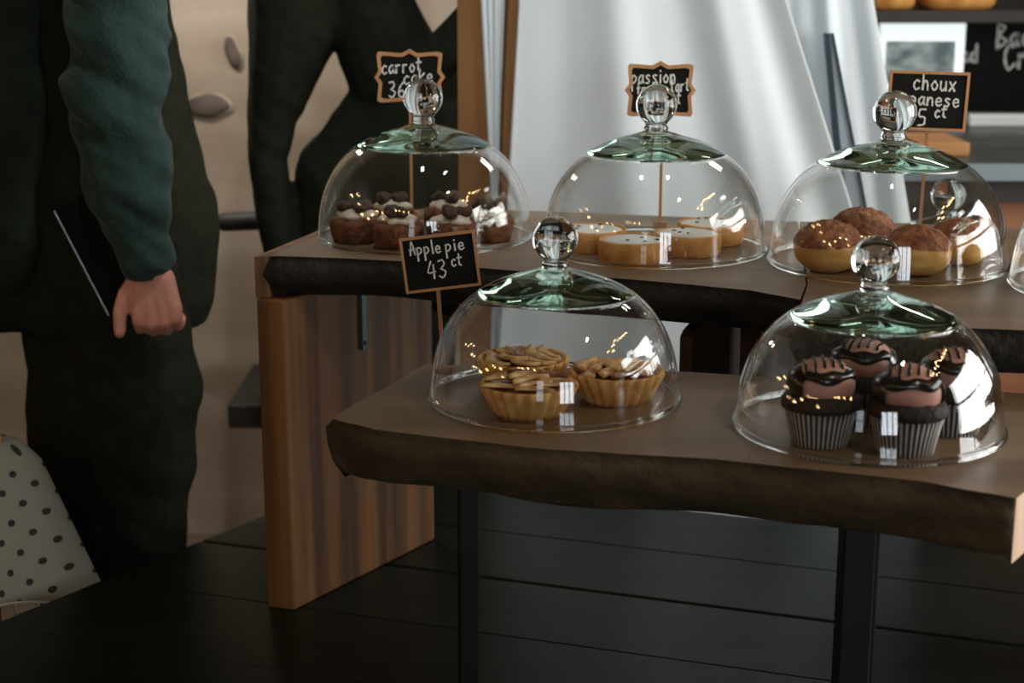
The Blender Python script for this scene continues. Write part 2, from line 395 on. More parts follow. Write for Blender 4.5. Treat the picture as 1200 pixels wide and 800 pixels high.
window('window_3', 0, -2.30, H3, 1, 2)

# ------------------------------------------------------------------ the big black table
EV = Vector((0.947, -0.3206)); EW = Vector((0.3206, 0.947)); P0 = Vector((-0.6247, 2.1795)); DL = Vector((0.566, 0.825))
def edge_at(wv):
    t = (wv-P0.dot(EW))/DL.dot(EW); return P0+DL*t
tb = thing('wooden_table', 'low wide black lacquered plank table carrying the tiered cake stands', 'table', (0.4, 1.7, FLOOR))
def V2(p): return (p.x-0.4, p.y-1.7)
for k in range(-5, 2):
    g0, g1 = (0.0026 if k == 0 else 0.0004), (0.0026 if k == -1 else 0.0004)
    w0, w1 = 2.101+0.19*k+g0, 2.101+0.19*(k+1)-g1
    a, b = edge_at(w0), edge_at(w1)
    q0 = EV*1.55+EW*w0; q1 = EV*1.55+EW*w1
    bm = B(); prism(bm, [V2(a), V2(q0), V2(q1), V2(b)], 0.5-0.045, 0.5)
    obj('board', bm, M['black_wood'], tb, bevel=0.003 if k in (-1, 0) else 0)
wA, wB = 1.151+0.05, 2.481-0.05
bm = B(); pts = [edge_at(wA)+EV*0.08, EV*1.5+EW*wA, EV*1.5+EW*wB, edge_at(wB)+EV*0.08]
inner = [p+(EV*0.03 if i in (0, 3) else EV*-0.03)+(EW*0.03 if i < 2 else EW*-0.03) for i, p in enumerate(pts)]
loft(bm, [[(*V2(pts[i]), z) for i in range(4)] for z in (0.375, 0.455)]); loft(bm, [[(*V2(inner[i]), z) for i in range(4)] for z in (0.455, 0.375)])
obj('apron', bm, M['black_wood'], tb)
for p in pts:
    c = p*0.95+Vector((0.4, 1.7))*0.05
    bm = B(); box(bm, (c.x-0.4, c.y-1.7, 0.19), (0.07, 0.07, 0.378)); obj('leg', bm, M['black_wood'], tb, bevel=0.004)

# ------------------------------------------------------------------ display stands (live edge slabs)
ZU, ZL = 0.499, 0.432
def densify(pts, n, closed=True):
    out = []; N = len(pts)
    for i in range(N):
        a, b = Vector(pts[i]), Vector(pts[(i+1) % N])
        for k in range(n): out.append(a+(b-a)*k/n)
    return out
def slab(name, outline, z1, th, m_top, m_bark, parent, off, bark_sides, inset=0.02, end_m=None, seed=0, n=8):
    """outline counter-clockwise; sides whose index is in bark_sides bulge like bark, the rest are sawn"""
    P = densify(outline, n); N = len(P); c = sum(P, Vector((0, 0)))/N
    isb = [(i//n) in bark_sides for i in range(N)]
    def nrm(i):
        t = (P[(i+1) % N]-P[i-1]).normalized(); return Vector((t.y, -t.x))
    levels = [(0.0, 0.0), (0.004, -0.003), (0.16, 0.006), (0.45, 0.007), (0.75, -0.004), (0.93, -inset*0.6), (1.0, -inset)]
    rings = []
    for f, o in levels:
        r = []
        for i, p in enumerate(P):
            k = 1 if isb[i] else 0
            w_ = 0.006*noise.noise(Vector((p.x*14+seed, p.y*14, f*3.0)))+0.003*noise.noise(Vector((p.x*45, p.y*45+seed, f*6)))
            q = p+nrm(i)*(k*(o+(w_ if f > 0.01 else w_*0.5)))
            z = z1-th*f+(k*0.004*noise.noise(Vector((p.x*9, p.y*9, seed))) if f >= 1 else 0)
            r.append((q.x-off[0], q.y-off[1], z-off[2]))
        rings.append(r)
    bm = B(); vs = loft(bm, rings)
    for ring, flip in ((vs[0], False), (vs[-1], True)):
        tri = tessellate_polygon([[v.co for v in ring]])
        for t in tri:
            try: bm.faces.new([ring[j] for j in t])
            except ValueError: pass
    bm.faces.ensure_lookup_table(); bm.normal_update()
    o = obj(name, bm, [m_top, m_bark, end_m or m_top], parent)
    nf = N*(len(levels)-1)
    for p in o.data.polygons[:nf]:
        i = p.index % N
        p.material_index = 1 if isb[i] else 2; p.use_smooth = isb[i]
    return o
SO = Vector((0.1, 2.15, 0.0))
st = thing('display_stand', 'tall back tier of the cake display, thick live edge slab on upright planks', 'display stand', SO)
left_top = [(-0.322, 2.118), (-0.22, 2.101), (-0.146, 2.082), (-0.038, 2.034), (0.148, 1.962), (0.285, 1.894), (0.334, 1.84), (0.357, 1.93), (0.428, 2.40), (0.06, 2.50), (-0.14, 2.53), (-0.255, 2.345)]
slab('shelf_slab', left_top, ZU, 0.056, M['slab_top'], M['bark_dark'], st, SO, {0, 1, 2, 3, 4, 5}, 0.03, M['plank'], 1)
right_top = [(0.306, 1.712), (0.545, 1.682), (0.80, 1.655), (1.10, 1.60), (1.22, 2.2), (0.577, 2.385), (0.430, 2.398), (0.359, 1.93), (0.337, 1.838)]
slab('shelf_slab', right_top, ZU+0.0006, 0.054, M['slab_top'], M['bark_dark'], st, SO, {0, 1, 2}, 0.03, M['plank_dark'], 2)
def panel(name, foot, z0, z1, m, parent, off, bevel=0.003):
    bm = B(); prism(bm, [(p[0]-off[0], p[1]-off[1]) for p in foot], z0-off[2], z1-off[2])
    return obj(name, bm, m, parent, bevel=bevel)
pl = panel('side_plank', [(-0.342, 2.118), (-0.303, 2.107), (-0.120, 2.389), (-0.159, 2.402)], 0.0, ZU-0.0575, M['plank'], st, SO)
panel('end_batten', [(-0.3425, 2.1185), (-0.3235, 2.1185), (-0.257, 2.345), (-0.146, 2.523), (-0.157, 2.532), (-0.276, 2.35)], ZU-0.057, ZU-0.001, M['plank'], st, SO, 0.001)
# teal bracket plate screwed to the plank's inner face
ang = math.atan2(0.282, 0.183)
br = B(); box(br, (0, -0.0015, 0), (0.0105, 0.003, 0.10)); o = obj('bracket', br, M['steel_teal'], st, (-0.2115-SO.x, 2.2425-SO.y, 0.391), (0, 0, ang), bevel=0.001)
sc = B(); lathe(sc, [(0.0001, 0.0), (0.003, 0.0), (0.003, 0.0015), (0.0001, 0.0018)], 12)
obj('screw', sc, M['black_metal'], o, (0, -0.003, -0.040), (PI/2, 0, 0))
# middle support plank (chamfered top front corner) and a batten beside it
du = Vector((0.58, 0.815)); dn = Vector((0.815, -0.58))
def upright(name, base, length, t, prof, m):
    bm = B(); a = []
    for s in (0, 1):
        a.append([bm.verts.new((base[0]+du.x*u+dn.x*t*s-SO.x, base[1]+du.y*u+dn.y*t*s-SO.y, z)) for u, z in prof])
    bm.faces.new(a[0]); bm.faces.new(a[1][::-1]); n = len(prof)
    for i in range(n): bm.faces.new((a[0][i], a[0][(i+1) % n], a[1][(i+1) % n], a[1][i]))
    return obj(name, bm, m, st, bevel=0.002)
upright('middle_plank', (0.218, 2.055), 0.2, 0.02, [(0, 0.29), (0.18, 0.29), (0.18, 0.4425), (0.09, 0.4425), (0.008, 0.412), (0, 0.404)], M['plank_dark'])
upright('middle_batten', (0.296, 2.05), 0.1, 0.03, [(0, 0.29), (0.12, 0.29), (0.12, 0.4425), (0, 0.4425)], M['plank_dark'])
upright('end_plank_light_block', (0.80, 1.69), 0.6, 0.04, [(0, 0), (0.6, 0), (0.6, 0.4425), (0, 0.4425)], M['plank'])  # unseen right support, lengthened to keep window light off the lower tier

LO = Vector((0.2, 1.55, 0.0))
lb = thing('display_bench', 'lower front tier of the cake display, thick brown live edge slab', 'display stand', LO)
low_top = [(-0.184, 1.580), (-0.135, 1.5365), (0.0405, 1.4716), (0.1907, 1.442), (0.3654, 1.377), (0.436, 1.331), (0.66, 1.645), (0.2, 1.765), (-0.097, 1.800)]
slab('shelf_slab', low_top, ZL, 0.060, M['slab_top'], M['bark_brown'], lb, LO, {0, 1, 2, 3, 4, 8}, 0.018, M['end_grain'], 5)
for x, y in ((-0.045, 1.60), (-0.052, 1.74), (0.345, 1.53), (0.385, 1.68)):
    lw_ = 0.02 if x < 0 else 0.032; bm = B(); box(bm, (x-LO.x, y-LO.y, 0.186), (lw_, lw_, 0.372)); obj('leg', bm, M['black_metal'], lb, bevel=0.002)

# ------------------------------------------------------------------ glass cloches
def make_cloche(R, h, label, loc):
    k = R/0.15
    t = thing('glass_cloche', label, 'cake dome', loc)
    def prof(a, Rr, hh): return (Rr*max(math.cos(a), 0)**(2/2.38), hh*max(math.sin(a), 0)**(2/2.38))
    rc = 0.62*R
    zc = h*(1-0.62**2.38)**(1/2.38)
    a_c = math.acos(0.62**1.19)
    outer = [(R+0.0006, 0.0066), (R+0.0005, 0.0075), (R+0.0003, 0.009)]+[prof(a_c*i/28, R, h) for i in range(3, 29)]
    th = 0.0034
    inner = [(r-th*(0.4+0.6*r/R), z-th*(z/h)) for r, z in outer[::-1]]
    inner[-1] = (R-0.0018, 0.0066); inner[-2] = (R-0.0020, 0.0075); inner[-3] = (R-0.0022, 0.009)
    bm = B(); lathe(bm, outer+inner+[outer[0]], 96); bmesh.ops.remove_doubles(bm, verts=bm.verts[:], dist=1e-6)
    obj('bell', bm, M['glass'], t, smooth=True)
    bm = B(); lathe(bm, [(R+0.0006+0.0030*math.cos(a), 0.0032+0.0030*math.sin(a)) for a in [2*PI*i/12 for i in range(13)]], 96); bmesh.ops.remove_doubles(bm, verts=bm.verts[:], dist=1e-6)
    obj('rim', bm, M['knob'], t, smooth=True)
    neck = 0.0155*k
    top = []
    for i in range(15):
        f = i/14; r = rc+(neck-rc)*f
        z = h*(1-(r/R)**2.38)**(1/2.38)+0.007*k*f**3
        top.append((r, z))
    rc2, zc2 = top[0]
    pr = [(0.0004, zc2+0.006*k), (rc*0.5, zc2+0.003*k), (rc-0.004, zc2-0.002), (rc+0.0002, zc2-0.001)]+top+[(0.0004, top[-1][1])]
    bm = B(); lathe(bm, pr, 64, cap0=True, cap1=True); obj('crown', bm, M['crown'], t, smooth=True)
    z0 = top[-1][1]+0.0004; rk = 0.0272*k
    kp = [(0.0004, z0), (neck, z0), (neck*1.06, z0+0.004*k), (neck*0.9, z0+0.008*k), (neck*1.0, z0+0.011*k)]
    zc_ = z0+0.011*k+rk*0.86
    b0 = math.asin(min(1, neck*1.0/rk))
    for i in range(1, 20):
        a = -PI/2+b0+(PI-b0)*i/19.3; kp.append((rk*math.cos(a), zc_+rk*math.sin(a)))
    kp.append((0.0004, zc_+rk))
    bm = B(); lathe(bm, kp, 48, cap0=True, cap1=True); obj('knob', bm, M['knob'], t, smooth=True)
    return t
make_cloche(0.150, 0.153, 'glass dome over the carrot cakes, leftmost on the back tier', (-0.1235, 2.270, ZU))
make_cloche(0.150, 0.153, 'glass dome over the round white topped tarts, back tier', (0.1925, 2.172, ZU))
make_cloche(0.1505, 0.153, 'glass dome over the four choux buns, back tier', (0.4845, 2.063, ZU+0.0006))
make_cloche(0.1465, 0.153, 'glass dome cut by right edge of photo, back tier', (0.747, 1.900, ZU+0.0006))
make_cloche(0.131, 0.134, 'glass dome over the apple pies, left one on the front tier', (0.045, 1.657, ZL))
make_cloche(0.131, 0.132, 'glass dome over the chocolate cupcakes, right one on the front tier', (0.3536, 1.549, ZL))

# ------------------------------------------------------------------ pastries
def make_pie(label, loc, rz, seed, gold=True):
    rnd = random.Random(seed); t = thing('apple_pie', label, 'pie', loc, rz, 'apple pies under the left front dome')
    fl = lambda r, z, a, k: (r*(1+(0.045 if 0 < k < 5 else 0)*math.cos(22*a)), z)
    bm = B(); lathe(bm, [(0.0005, 0), (0.033, 0), (0.037, 0.006), (0.043, 0.017), (0.0495, 0.031), (0.048, 0.0335), (0.044, 0.031), (0.041, 0.024), (0.0005, 0.022)], 132, fl, True, True)
    obj('crust', bm, M['crust'], t, smooth=True)
    bm = B(); lathe(bm, [(0.0415, 0.0235), (0.036, 0.029), (0.02, 0.031), (0.0005, 0.032)], 30, cap0=True, cap1=True); rough(bm.verts, 0.002, 90, seed)
    obj('filling', bm, M['apple_brown'], t, smooth=True)
    k = 0
    for row in range(5):
        yy = (row-2)*0.0165
        for col in (-1, 0, 1):
            if abs(row-2) == 2 and col: continue
            xx = col*0.026*(1 if row % 2 else 0.92)+rnd.uniform(-.004, .004)
            L = rnd.uniform(0.034, 0.046); bm = B(); rings = []
            for i in range(9):
                u = i/8-0.5; wd = 0.0088*math.sqrt(max(0.03, 1-(2*u)**2)); b = 0.010*(1-(2*u)**2)
                rings.append([(u*L, b-wd, 0), (u*L, b+wd*0.3, -0.0018), (u*L, b+wd, 0.0012), (u*L, b+wd*0.2, 0.0034)])
            loft(bm, rings, True, True, True)
            obj('apple_slice', bm, M['apple'] if rnd.random() < .8 else M['apple_brown'], t, (xx, yy-0.004, 0.0335+0.0012*(k % 3)), (rnd.uniform(-.28, .02), rnd.uniform(-.09, .09), rnd.uniform(-.5, .5)), smooth=True); k += 1
    return t
make_pie('apple pie nearest the viewer under the left front dome', (0.017, 1.597, ZL), 0.2, 3)
make_pie('apple pie standing right under the left front dome', (0.110, 1.650, ZL), 1.2, 5)
make_pie('apple pie half hidden at the back left under the front dome', (0.012, 1.703, ZL), 2.2, 8)

def make_cupcake(label, loc, rz, seed):
    rnd = random.Random(seed); t = thing('chocolate_cupcake', label, 'cupcake', loc, rz, 'chocolate cupcakes under the right front dome')
    bm = B(); n = 160; uvl = bm.loops.layers.uv.new('UVMap')
    prof = [(0.0265, 0.0005), (0.030, 0.018), (0.0345, 0.036), (0.0335, 0.036), (0.0255, 0.002)]
    rings = [[((r*(1+0.022*math.cos(40*2*PI*i/n)))*math.cos(2*PI*i/n), (r*(1+0.022*math.cos(40*2*PI*i/n)))*math.sin(2*PI*i/n), z) for i in range(n+1)] for r, z in prof]
    loft(bm, rings, False)
    for f in bm.faces:
        i0 = f.index
    bm.faces.index_update()
    for f in bm.faces:
        i = f.index % n
        for l, q in zip(f.loops, (i, i+1, i+1, i)): l[uvl].uv = (q/n+0.25/40, 0)
    me_o = obj('paper_cup', bm, M['cup'], t, smooth=True)
    bm = B(); lathe(bm, [(0.025, 0.004), (0.0325, 0.034), (0.038, 0.038), (0.0385, 0.043), (0.034, 0.050), (0.02, 0.055), (0.0005, 0.056)], 40, cap0=True, cap1=True)
    rough([v for v in bm.verts if v.co.z > 0.036], 0.0022, 70, seed); obj('cake', bm, M['choc'], t, smooth=True)
    bm = B(); vs = ball(bm, (0, 0, 0.058), 0.032, 28, 18, (1, 0.95, 0.80)); rough(vs, 0.002, 40, seed+2); obj('cream', bm, M['pink'], t, smooth=True)
    # glaze: a wavy band of chocolate round the cream, open on the side of the pink patch
    bm = B(); n = 40; rings = []
    for j in range(6):
        f = j/5; r = []
        for i in range(n+1):
            a = -PI/2+0.95+ (2*PI-1.9)*i/n
            lo = -0.5+0.1*math.sin(3*a+seed); hi = 0.74+0.12*math.sin(4*a+seed*2)
            e = math.sin(PI*i/n)**0.25
            lat = (lo+(hi-lo)*f)
            bul = 1.07 if 0 < j < 5 else 1.0
            rr = 0.0325*bul; r.append((rr*math.cos(lat)*math.cos(a), rr*0.95*math.cos(lat)*math.sin(a), 0.058+rr*0.80*math.sin(lat)))
        rings.append(r)
    loft(bm, rings, False); 
    obj('glaze', bm, M['glaze'], t, smooth=True)
    bm = B(); rings = []
    for j in range(5):
        f = j/4; r = []
        for i in range(17):
            a = -PI/2-0.98+1.96*i/16
            lo = 0.30+0.08*math.sin(5*a+seed); hi = 0.74+0.05*math.sin(7*a)
            lat = lo+(hi-lo)*f; rr = 0.0328*(1.07 if 0 < j < 4 else 1.0)
            r.append((rr*math.cos(lat)*math.cos(a), rr*0.95*math.cos(lat)*math.sin(a), 0.058+rr*0.80*math.sin(lat)))
        rings.append(r)
    loft(bm, rings, False); obj('glaze', bm, M['glaze'], t, smooth=True)
    for k in range(5):
        x0 = -0.018+0.009*k; pts = []
        for i in range(9):
            u = i/8-0.5; x = x0+0.012*u; y = 0.036*u; q = 1-(x/0.032)**2-(y/0.0304)**2
            if q > 0.1: pts.append((x, y, 0.0585+0.0256*math.sqrt(q)))
        bm = B(); tube(bm, pts, 0.0016, 6); obj('drizzle', bm, M['glaze'], t, smooth=True)
    return t
cc = [('chocolate cupcake on the left under the right front dome', (0.296, 1.496), 0.25, 1),
      ('chocolate cupcake nearest the viewer under the right front dome', (0.372, 1.470), 0.1, 4),
      ('chocolate cupcake at the far right under the right front dome', (0.432, 1.535), 0.3, 9),
      ('chocolate cupcake behind the other three under the right front dome', (0.352, 1.575), -0.2, 6)]
for l, (x, y), rz, s in cc: make_cupcake(l, (x, y, ZL), rz, s)

def make_carrot(label, loc, rz, seed):
    t = thing('carrot_cake', label, 'cake', loc, rz, 'carrot cakes under the leftmost dome')
    bm = B(); lathe(bm, [(0.0005, 0), (0.029, 0), (0.033, 0.012), (0.0355, 0.027), (0.034, 0.034), (0.02, 0.037), (0.0005, 0.037)], 36, lambda r, z, a, k: (r*(1+0.02*math.cos(9*a+seed)), z), True, True)
    rough(bm.verts, 0.0022, 80, seed); obj('cake', bm, M['carrotcake'], t, smooth=True)
    bm = B(); vs = lathe(bm, [(0.023, 0.034), (0.026, 0.038), (0.022, 0.042), (0.012, 0.046), (0.0005, 0.047)], 40, lambda r, z, a, k: (r*(1+0.17*math.sin(3*a+seed)+0.1*math.sin(7*a+seed)), z), True, True)
    rough(bm.verts, 0.003, 70, seed+1)
    obj('frosting', bm, M['frosting'], t, smooth=True)
    rnd = random.Random(seed)
    for k in range(3):
        a = 2*PI*k/3+rnd.uniform(0, 1.5); bm = B(); vs = ball(bm, (0, 0, 0), 0.0105, 14, 10, (1.25, 0.9, 0.75)); rough(vs, 0.004, 110, seed+k)
        obj('walnut', bm, M['walnut'], t, (0.014*math.cos(a), 0.014*math.sin(a), 0.050), (0, 0, a), smooth=True)
cl = ['carrot cake at the left front of its dome', 'carrot cake second from left in the front arc of its dome', 'carrot cake behind the apple pie sign, front middle of its dome', 'carrot cake at the right end of its dome, orange side lit',
      'carrot cake at the back left of its dome', 'carrot cake at the back right of its dome, behind the front arc']
for i, (l, (x, y)) in enumerate(zip(cl, [(-0.218, 2.228), (-0.155, 2.180), (-0.080, 2.176), (-0.033, 2.236), (-0.175, 2.304), (-0.092, 2.312)])): make_carrot(l, (x, y, ZU), i*0.8, i+1)

def make_tart(label, loc, rz, seed):
    t = thing('round_tart', label, 'tart', loc, rz, 'white topped tarts under the second back dome')
    bm = B(); lathe(bm, [(0.0005, 0), (0.0435, 0), (0.0455, 0.002), (0.0458, 0.026), (0.0450, 0.0285), (0.0425, 0.0285), (0.0415, 0.024), (0.0005, 0.022)], 56, None, True, True); rough(bm.verts, 0.0006, 120, seed)
    obj('pastry_case', bm, M['tartcase'], t, smooth=True)
    bm = B(); lathe(bm, [(0.0005, 0.022), (0.0412, 0.0235), (0.0405, 0.0272), (0.033, 0.0288), (0.0005, 0.0295)], 40, lambda r, z, a, k: (r*(1-0.05*max(0, math.sin(2*a+seed)) if k > 1 else r and 1)*1.0 if False else r*(1-(0.05*max(0, math.sin(2*a+seed)) if k > 1 else 0)), z), True, True)
    obj('glaze', bm, M['white_ice'], t, smooth=True)
    rnd = random.Random(seed)
    for k in range(4):
        a = rnd.uniform(0, 2*PI); r = rnd.uniform(0.01, 0.033); bm = B(); ball(bm, (0, 0, 0), 0.0026, 10, 6, (1.4, 0.9, 0.6))
        obj('seed', bm, M['seed'], t, (r*math.cos(a), r*math.sin(a), 0.0290), (0, 0, a), smooth=True)
for i, (l, (x, y)) in enumerate(zip(['white topped tart nearest the viewer under its dome', 'white topped tart at the left, behind the front one', 'white topped tart right of the front one under its dome', 'white topped tart at the back right under its dome'],
        [(0.158, 2.088), (0.110, 2.172), (0.234, 2.140), (0.275, 2.222)])): make_tart(l, (x, y, ZU), i*1.1, i+2)

def make_choux(label, loc, rz, seed, k=1.0, group='choux buns under the third back dome', bun='choux', top='craquelin'):
    t = thing('choux_bun', label, 'choux bun', loc, rz, group)
    bm = B(); vs = ball(bm, (0, 0, 0.029*k), 0.044*k, 36, 24, (1, 1, 0.72))
    for v in bm.verts:
        if v.co.z < 0.0: v.co.z = 0
        a = math.atan2(v.co.y, v.co.x); d = math.exp(-((v.co.z-0.024*k)/0.004)**2)
        v.co.xy *= 1-0.06*d*(0.5+0.5*math.sin(3*a+seed))
        n_ = noise.noise(v.co*28+Vector((seed, 0, 0))); v.co.xy *= 1+0.06*n_; v.co.z *= 1+0.05*n_
    obj('bun', bm, M[bun], t, smooth=True)
    bm = B(); vs = ball(bm, (0, 0, 0.0305*k), 0.0448*k, 48, 32, (1, 1, 0.75))
    bmesh.ops.bisect_plane(bm, geom=bm.verts[:]+bm.edges[:]+bm.faces[:], plane_co=(0, 0, 0.038*k), plane_no=(0.08, 0.05, -1), clear_outer=True)
    for v in bm.verts:
        n_ = noise.noise(v.co*28+Vector((seed, 0, 0))); v.co.xy *= 1+0.06*n_; v.co += Vector((v.co.x, v.co.y, 0.03)).normalized()*0.0035*noise.noise(v.co*160+Vector((seed, 0, 0)))
    obj('craquelin', bm, M[top], t, smooth=True)
ch = ['choux bun at the left under its dome, plain golden side', 'choux bun at the back, mostly hidden, dark crackled top', 'choux bun in the front middle, large crackled brown top', 'choux bun at the right under its dome']
for i, (l, (x, y), k) in enumerate(zip(ch, [(0.399, 2.015), (0.462, 2.118), (0.505, 1.992), (0.577, 2.062)], (1.0, 1.0, 0.96, 0.92))): make_choux(l, (x, y, ZU+0.0006), i*1.3+0.3, i+1, k)
make_choux('golden brown bun under the dome cut by the photo edge', (0.668, 1.905, ZU+0.0006), 0.4, 11, 0.95, None)

# ------------------------------------------------------------------ chalk price signs
def ornate(w_, h_):
    pts = []
    def side(x0, z0, x1, z1, nx, nz):
        n = 16
        for i in range(n):
            u = i/n; x = x0+(x1-x0)*u; z = z0+(z1-z0)*u
            d = 0.065*h_*math.exp(-((u-0.5)/0.06)**2)-0.035*h_*(math.sin(PI*u)**2)*(1 if abs(u-.5) > .09 else 0.4)+(-0.03*h_ if i == 0 else 0)
            pts.append((x+nx*d, z+nz*d))
    a, b = w_/2*0.94, h_/2*0.94
    side(-a, -b, a, -b, 0, -1); side(a, -b, a, b, 1, 0); side(a, b, -a, b, 0, 1); side(-a, b, -a, -b, -1, 0)
    return pts
def plain(w_, h_):
    return [(v.x, v.y) for v in densify([(-w_/2, -h_/2), (w_/2, -h_/2), (w_/2, h_/2), (-w_/2, h_/2)], 4)]
def make_sign(label, center, w_, h_, fancy, lines, stick_len, roll=0.0, fw=0.006, yaw=0.0, stick_x=0.0):
    t = thing('price_sign', label, 'price sign', (center[0], center[1], center[2]-h_/2-stick_len), yaw)
    hub = Vector((0, 0, h_/2+stick_len)); rot = (0, roll, 0)
    out = ornate(w_, h_) if fancy else plain(w_, h_)
    inn = [(x*(1-2*fw/w_), z*(1-2*fw/h_)) for x, z in out]
    bm = B(); loft(bm, [[(x, y, z) for x, z in p] for p, y in ((out, 0.0), (out, -0.004), (inn, -0.004), (inn, 0.0), (out, 0.0))])
    bmesh.ops.remove_doubles(bm, verts=bm.verts[:], dist=1e-6)
    obj('frame', bm, M['frame'], t, hub, rot)
    bm = B(); r0 = [bm.verts.new((x*1.001, -0.0025, z*1.001)) for x, z in inn]; r1 = [bm.verts.new((x*1.001, -0.0002, z*1.001)) for x, z in inn]
    bm.faces.new(r0); bm.faces.new(r1[::-1])
    for i in range(len(r0)): bm.faces.new((r0[i], r0[i-1], r1[i-1], r1[i]))
    board = obj('board', bm, M['slate'], t, hub, rot)
    bm = B()
    for txt, x, z, h, sl, ad in lines: write(bm, txt, x*w_, z*h_, h*h_, 0.00105*w_/0.1, -0.0026, ad, sl)
    obj('lettering', bm, M['chalk'], board)
    bm = B(); box(bm, (stick_x, 0.0015, (stick_len+h_*0.3)/2), (0.0042, 0.0028, stick_len+h_*0.3)); obj('stick', bm, M['stick'], t, rot=(0, roll*0.5, 0))
    bm = B(); box(bm, (stick_x, 0.0015, 0.004), (0.02, 0.012, 0.008)); obj('foot', bm, M['stick'], t, bevel=0.001)
    return t
def zc(z, h_, base): return z-h_/2-base
make_sign('ornate framed chalk sign reading carrot cake 36', (-0.153, 2.452, 0.709), 0.104, 0.080, True,
          [('carrot', -0.40, 0.09, 0.15, 0.06, 0.86), ('cake', -0.09, -0.125, 0.15, 0.08, 0.97), ('36', -0.305, -0.37, 0.15, 0.0, 1.15)], zc(0.709, 0.080, ZU))
make_sign('ornate framed chalk sign reading passion fruit tart', (0.213, 2.352, 0.698), 0.100, 0.080, True,
          [('passion', -0.415, 0.13, 0.145, 0.03, 0.85), ('fruit', -0.34, -0.05, 0.11, 0.05, 0.85), ('tart', 0.145, -0.05, 0.125, 0.08, 0.72), ('ct', 0.17, -0.24, 0.125, 0.0, 0.72)], zc(0.698, 0.080, ZU), yaw=-0.02, stick_x=0.004)
make_sign('plain framed chalk sign reading choux japanese 35', (0.577, 2.268, 0.690), 0.110, 0.0815, False,
          [('choux', -0.20, 0.19, 0.155, -0.02, 0.97), ('japanese', -0.445, -0.07, 0.135, -0.03, 1.08), ('35', -0.26, -0.42, 0.147, 0.02, 1.35), ('ct', 0.10, -0.27, 0.12, 0.0, 0.95)], zc(0.690, 0.0815, ZU+0.0006), roll=0.03, fw=0.0038, yaw=-0.05)
make_sign('tilted chalk sign reading Apple pie 43 on the front tier', (-0.079, 1.755, 0.560), 0.083, 0.062, False,
          [('Apple', -0.385, 0.17, 0.125, -0.02, 1.02), ('pie', 0.09, 0.17, 0.125, 0.02, 1.15), ('43', -0.18, -0.28, 0.165, 0.0, 1.15), ('ct', 0.145, -0.10, 0.12, 0.0, 0.9)], zc(0.560, 0.062, ZL), roll=-0.12, fw=0.0028, stick_x=0.003)

# ------------------------------------------------------------------ white curtain behind the stand
def drape(name, left, right, y, ztop, zbot, amp, nf, m, parent, o, seed=0, th=0.003):
    """a hanging cloth whose side edges run along left(z), right(z)"""
    bm = B(); nx, nz = 130, 44; rings = []
    for j in range(nz+1):
        f = j/nz; z = ztop+(zbot-ztop)*f; r = []
        x0, x1 = left(min(z, 1.25)), right(min(z, 1.25))
        for i in range(nx+1):
            u = i/nx; x = x0+(x1-x0)*u
            ph = nf*2*PI*(u+0.05*math.sin(5*u+seed))+0.4*math.sin(f*2.2+seed+u*3)
            a = amp*(0.35+0.65*f)*(0.65+0.6*noise.noise(Vector((u*4, seed, 0))))
            yy = y+a*math.sin(ph)+0.25*a*math.sin(2.3*ph+1)+0.012*noise.noise(Vector((u*5+seed, f*4, 1)))
            r.append((x-o[0], yy-o[1], z-o[2]))
        rings.append(r)
    loft(bm, rings, False)
    ob = obj(name, bm, m, parent, smooth=True)
    q = ob.modifiers.new('solid', 'SOLIDIFY'); q.thickness = th
    return ob
CO = (0.25, 2.85, FLOOR)
cu = thing('white_curtain', 'long white cloth curtain hanging behind the cake stand', 'curtain', CO)
drape('panel', lambda z: 0.012-(0.81-z)*0.06, lambda z: 0.470+(0.81-z)*0.36, 2.83, 2.1, -0.46, 0.030, 2.4, M['curtain'], cu, CO, 2.0)
drape('lining', lambda z: -0.096, lambda z: 0.09, 2.895, 2.1, -0.46, 0.010, 2.0, M['lining'], cu, CO, 1.0)
drape('fold', lambda z: -0.052+(0.81-z)*0.05, lambda z: -0.012-(0.81-z)*0.04, 2.862, 2.1, -0.46, 0.006, 1.0, M['curtain'], cu, CO, 4.0)
drape('side_panel', lambda z: 0.47, lambda z: 0.640+(0.81-z)*0.22, 2.945, 2.1, -0.46, 0.016, 1.6, M['curtain'], cu, CO, 3.0)
bm = B(); tube(bm, [(-0.40, 0.01, 2.61), (0.55, 0.03, 2.61)], 0.012, 12); obj('curtain_rod', bm, M['black_metal'], cu)
sp_ = thing('metal_strip', 'slate blue metal strip leaning between the white curtain folds', 'strip', (0.60, 2.905, FLOOR))
def bar3(name, p0, p1, w0, w1, t, m):
    bm = B(); rings = []
    for p, w_ in ((p0, w0), (p1, w1)):
        rings.append([(p[0]-w_, p[1], p[2]), (p[0]+w_, p[1], p[2]), (p[0]+w_, p[1]+t, p[2]), (p[0]-w_, p[1]+t, p[2])])
    loft(bm, rings, True, True, True); return obj(name, bm, m, sp_)
bar3('pale_face', (-0.040, 0.0, 1.252), (0.135, 0.0, 0.35), 0.005, 0.042, 0.006, M['strip_pale'])
bar3('dark_edge', (-0.046, -0.004, 1.252), (0.085, -0.004, 0.35), 0.004, 0.010, 0.014, M['strip_dark'])
bar3('dark_edge', (-0.036, -0.004, 1.252), (0.180, -0.004, 0.35), 0.0025, 0.0035, 0.014, M['strip_dark'])

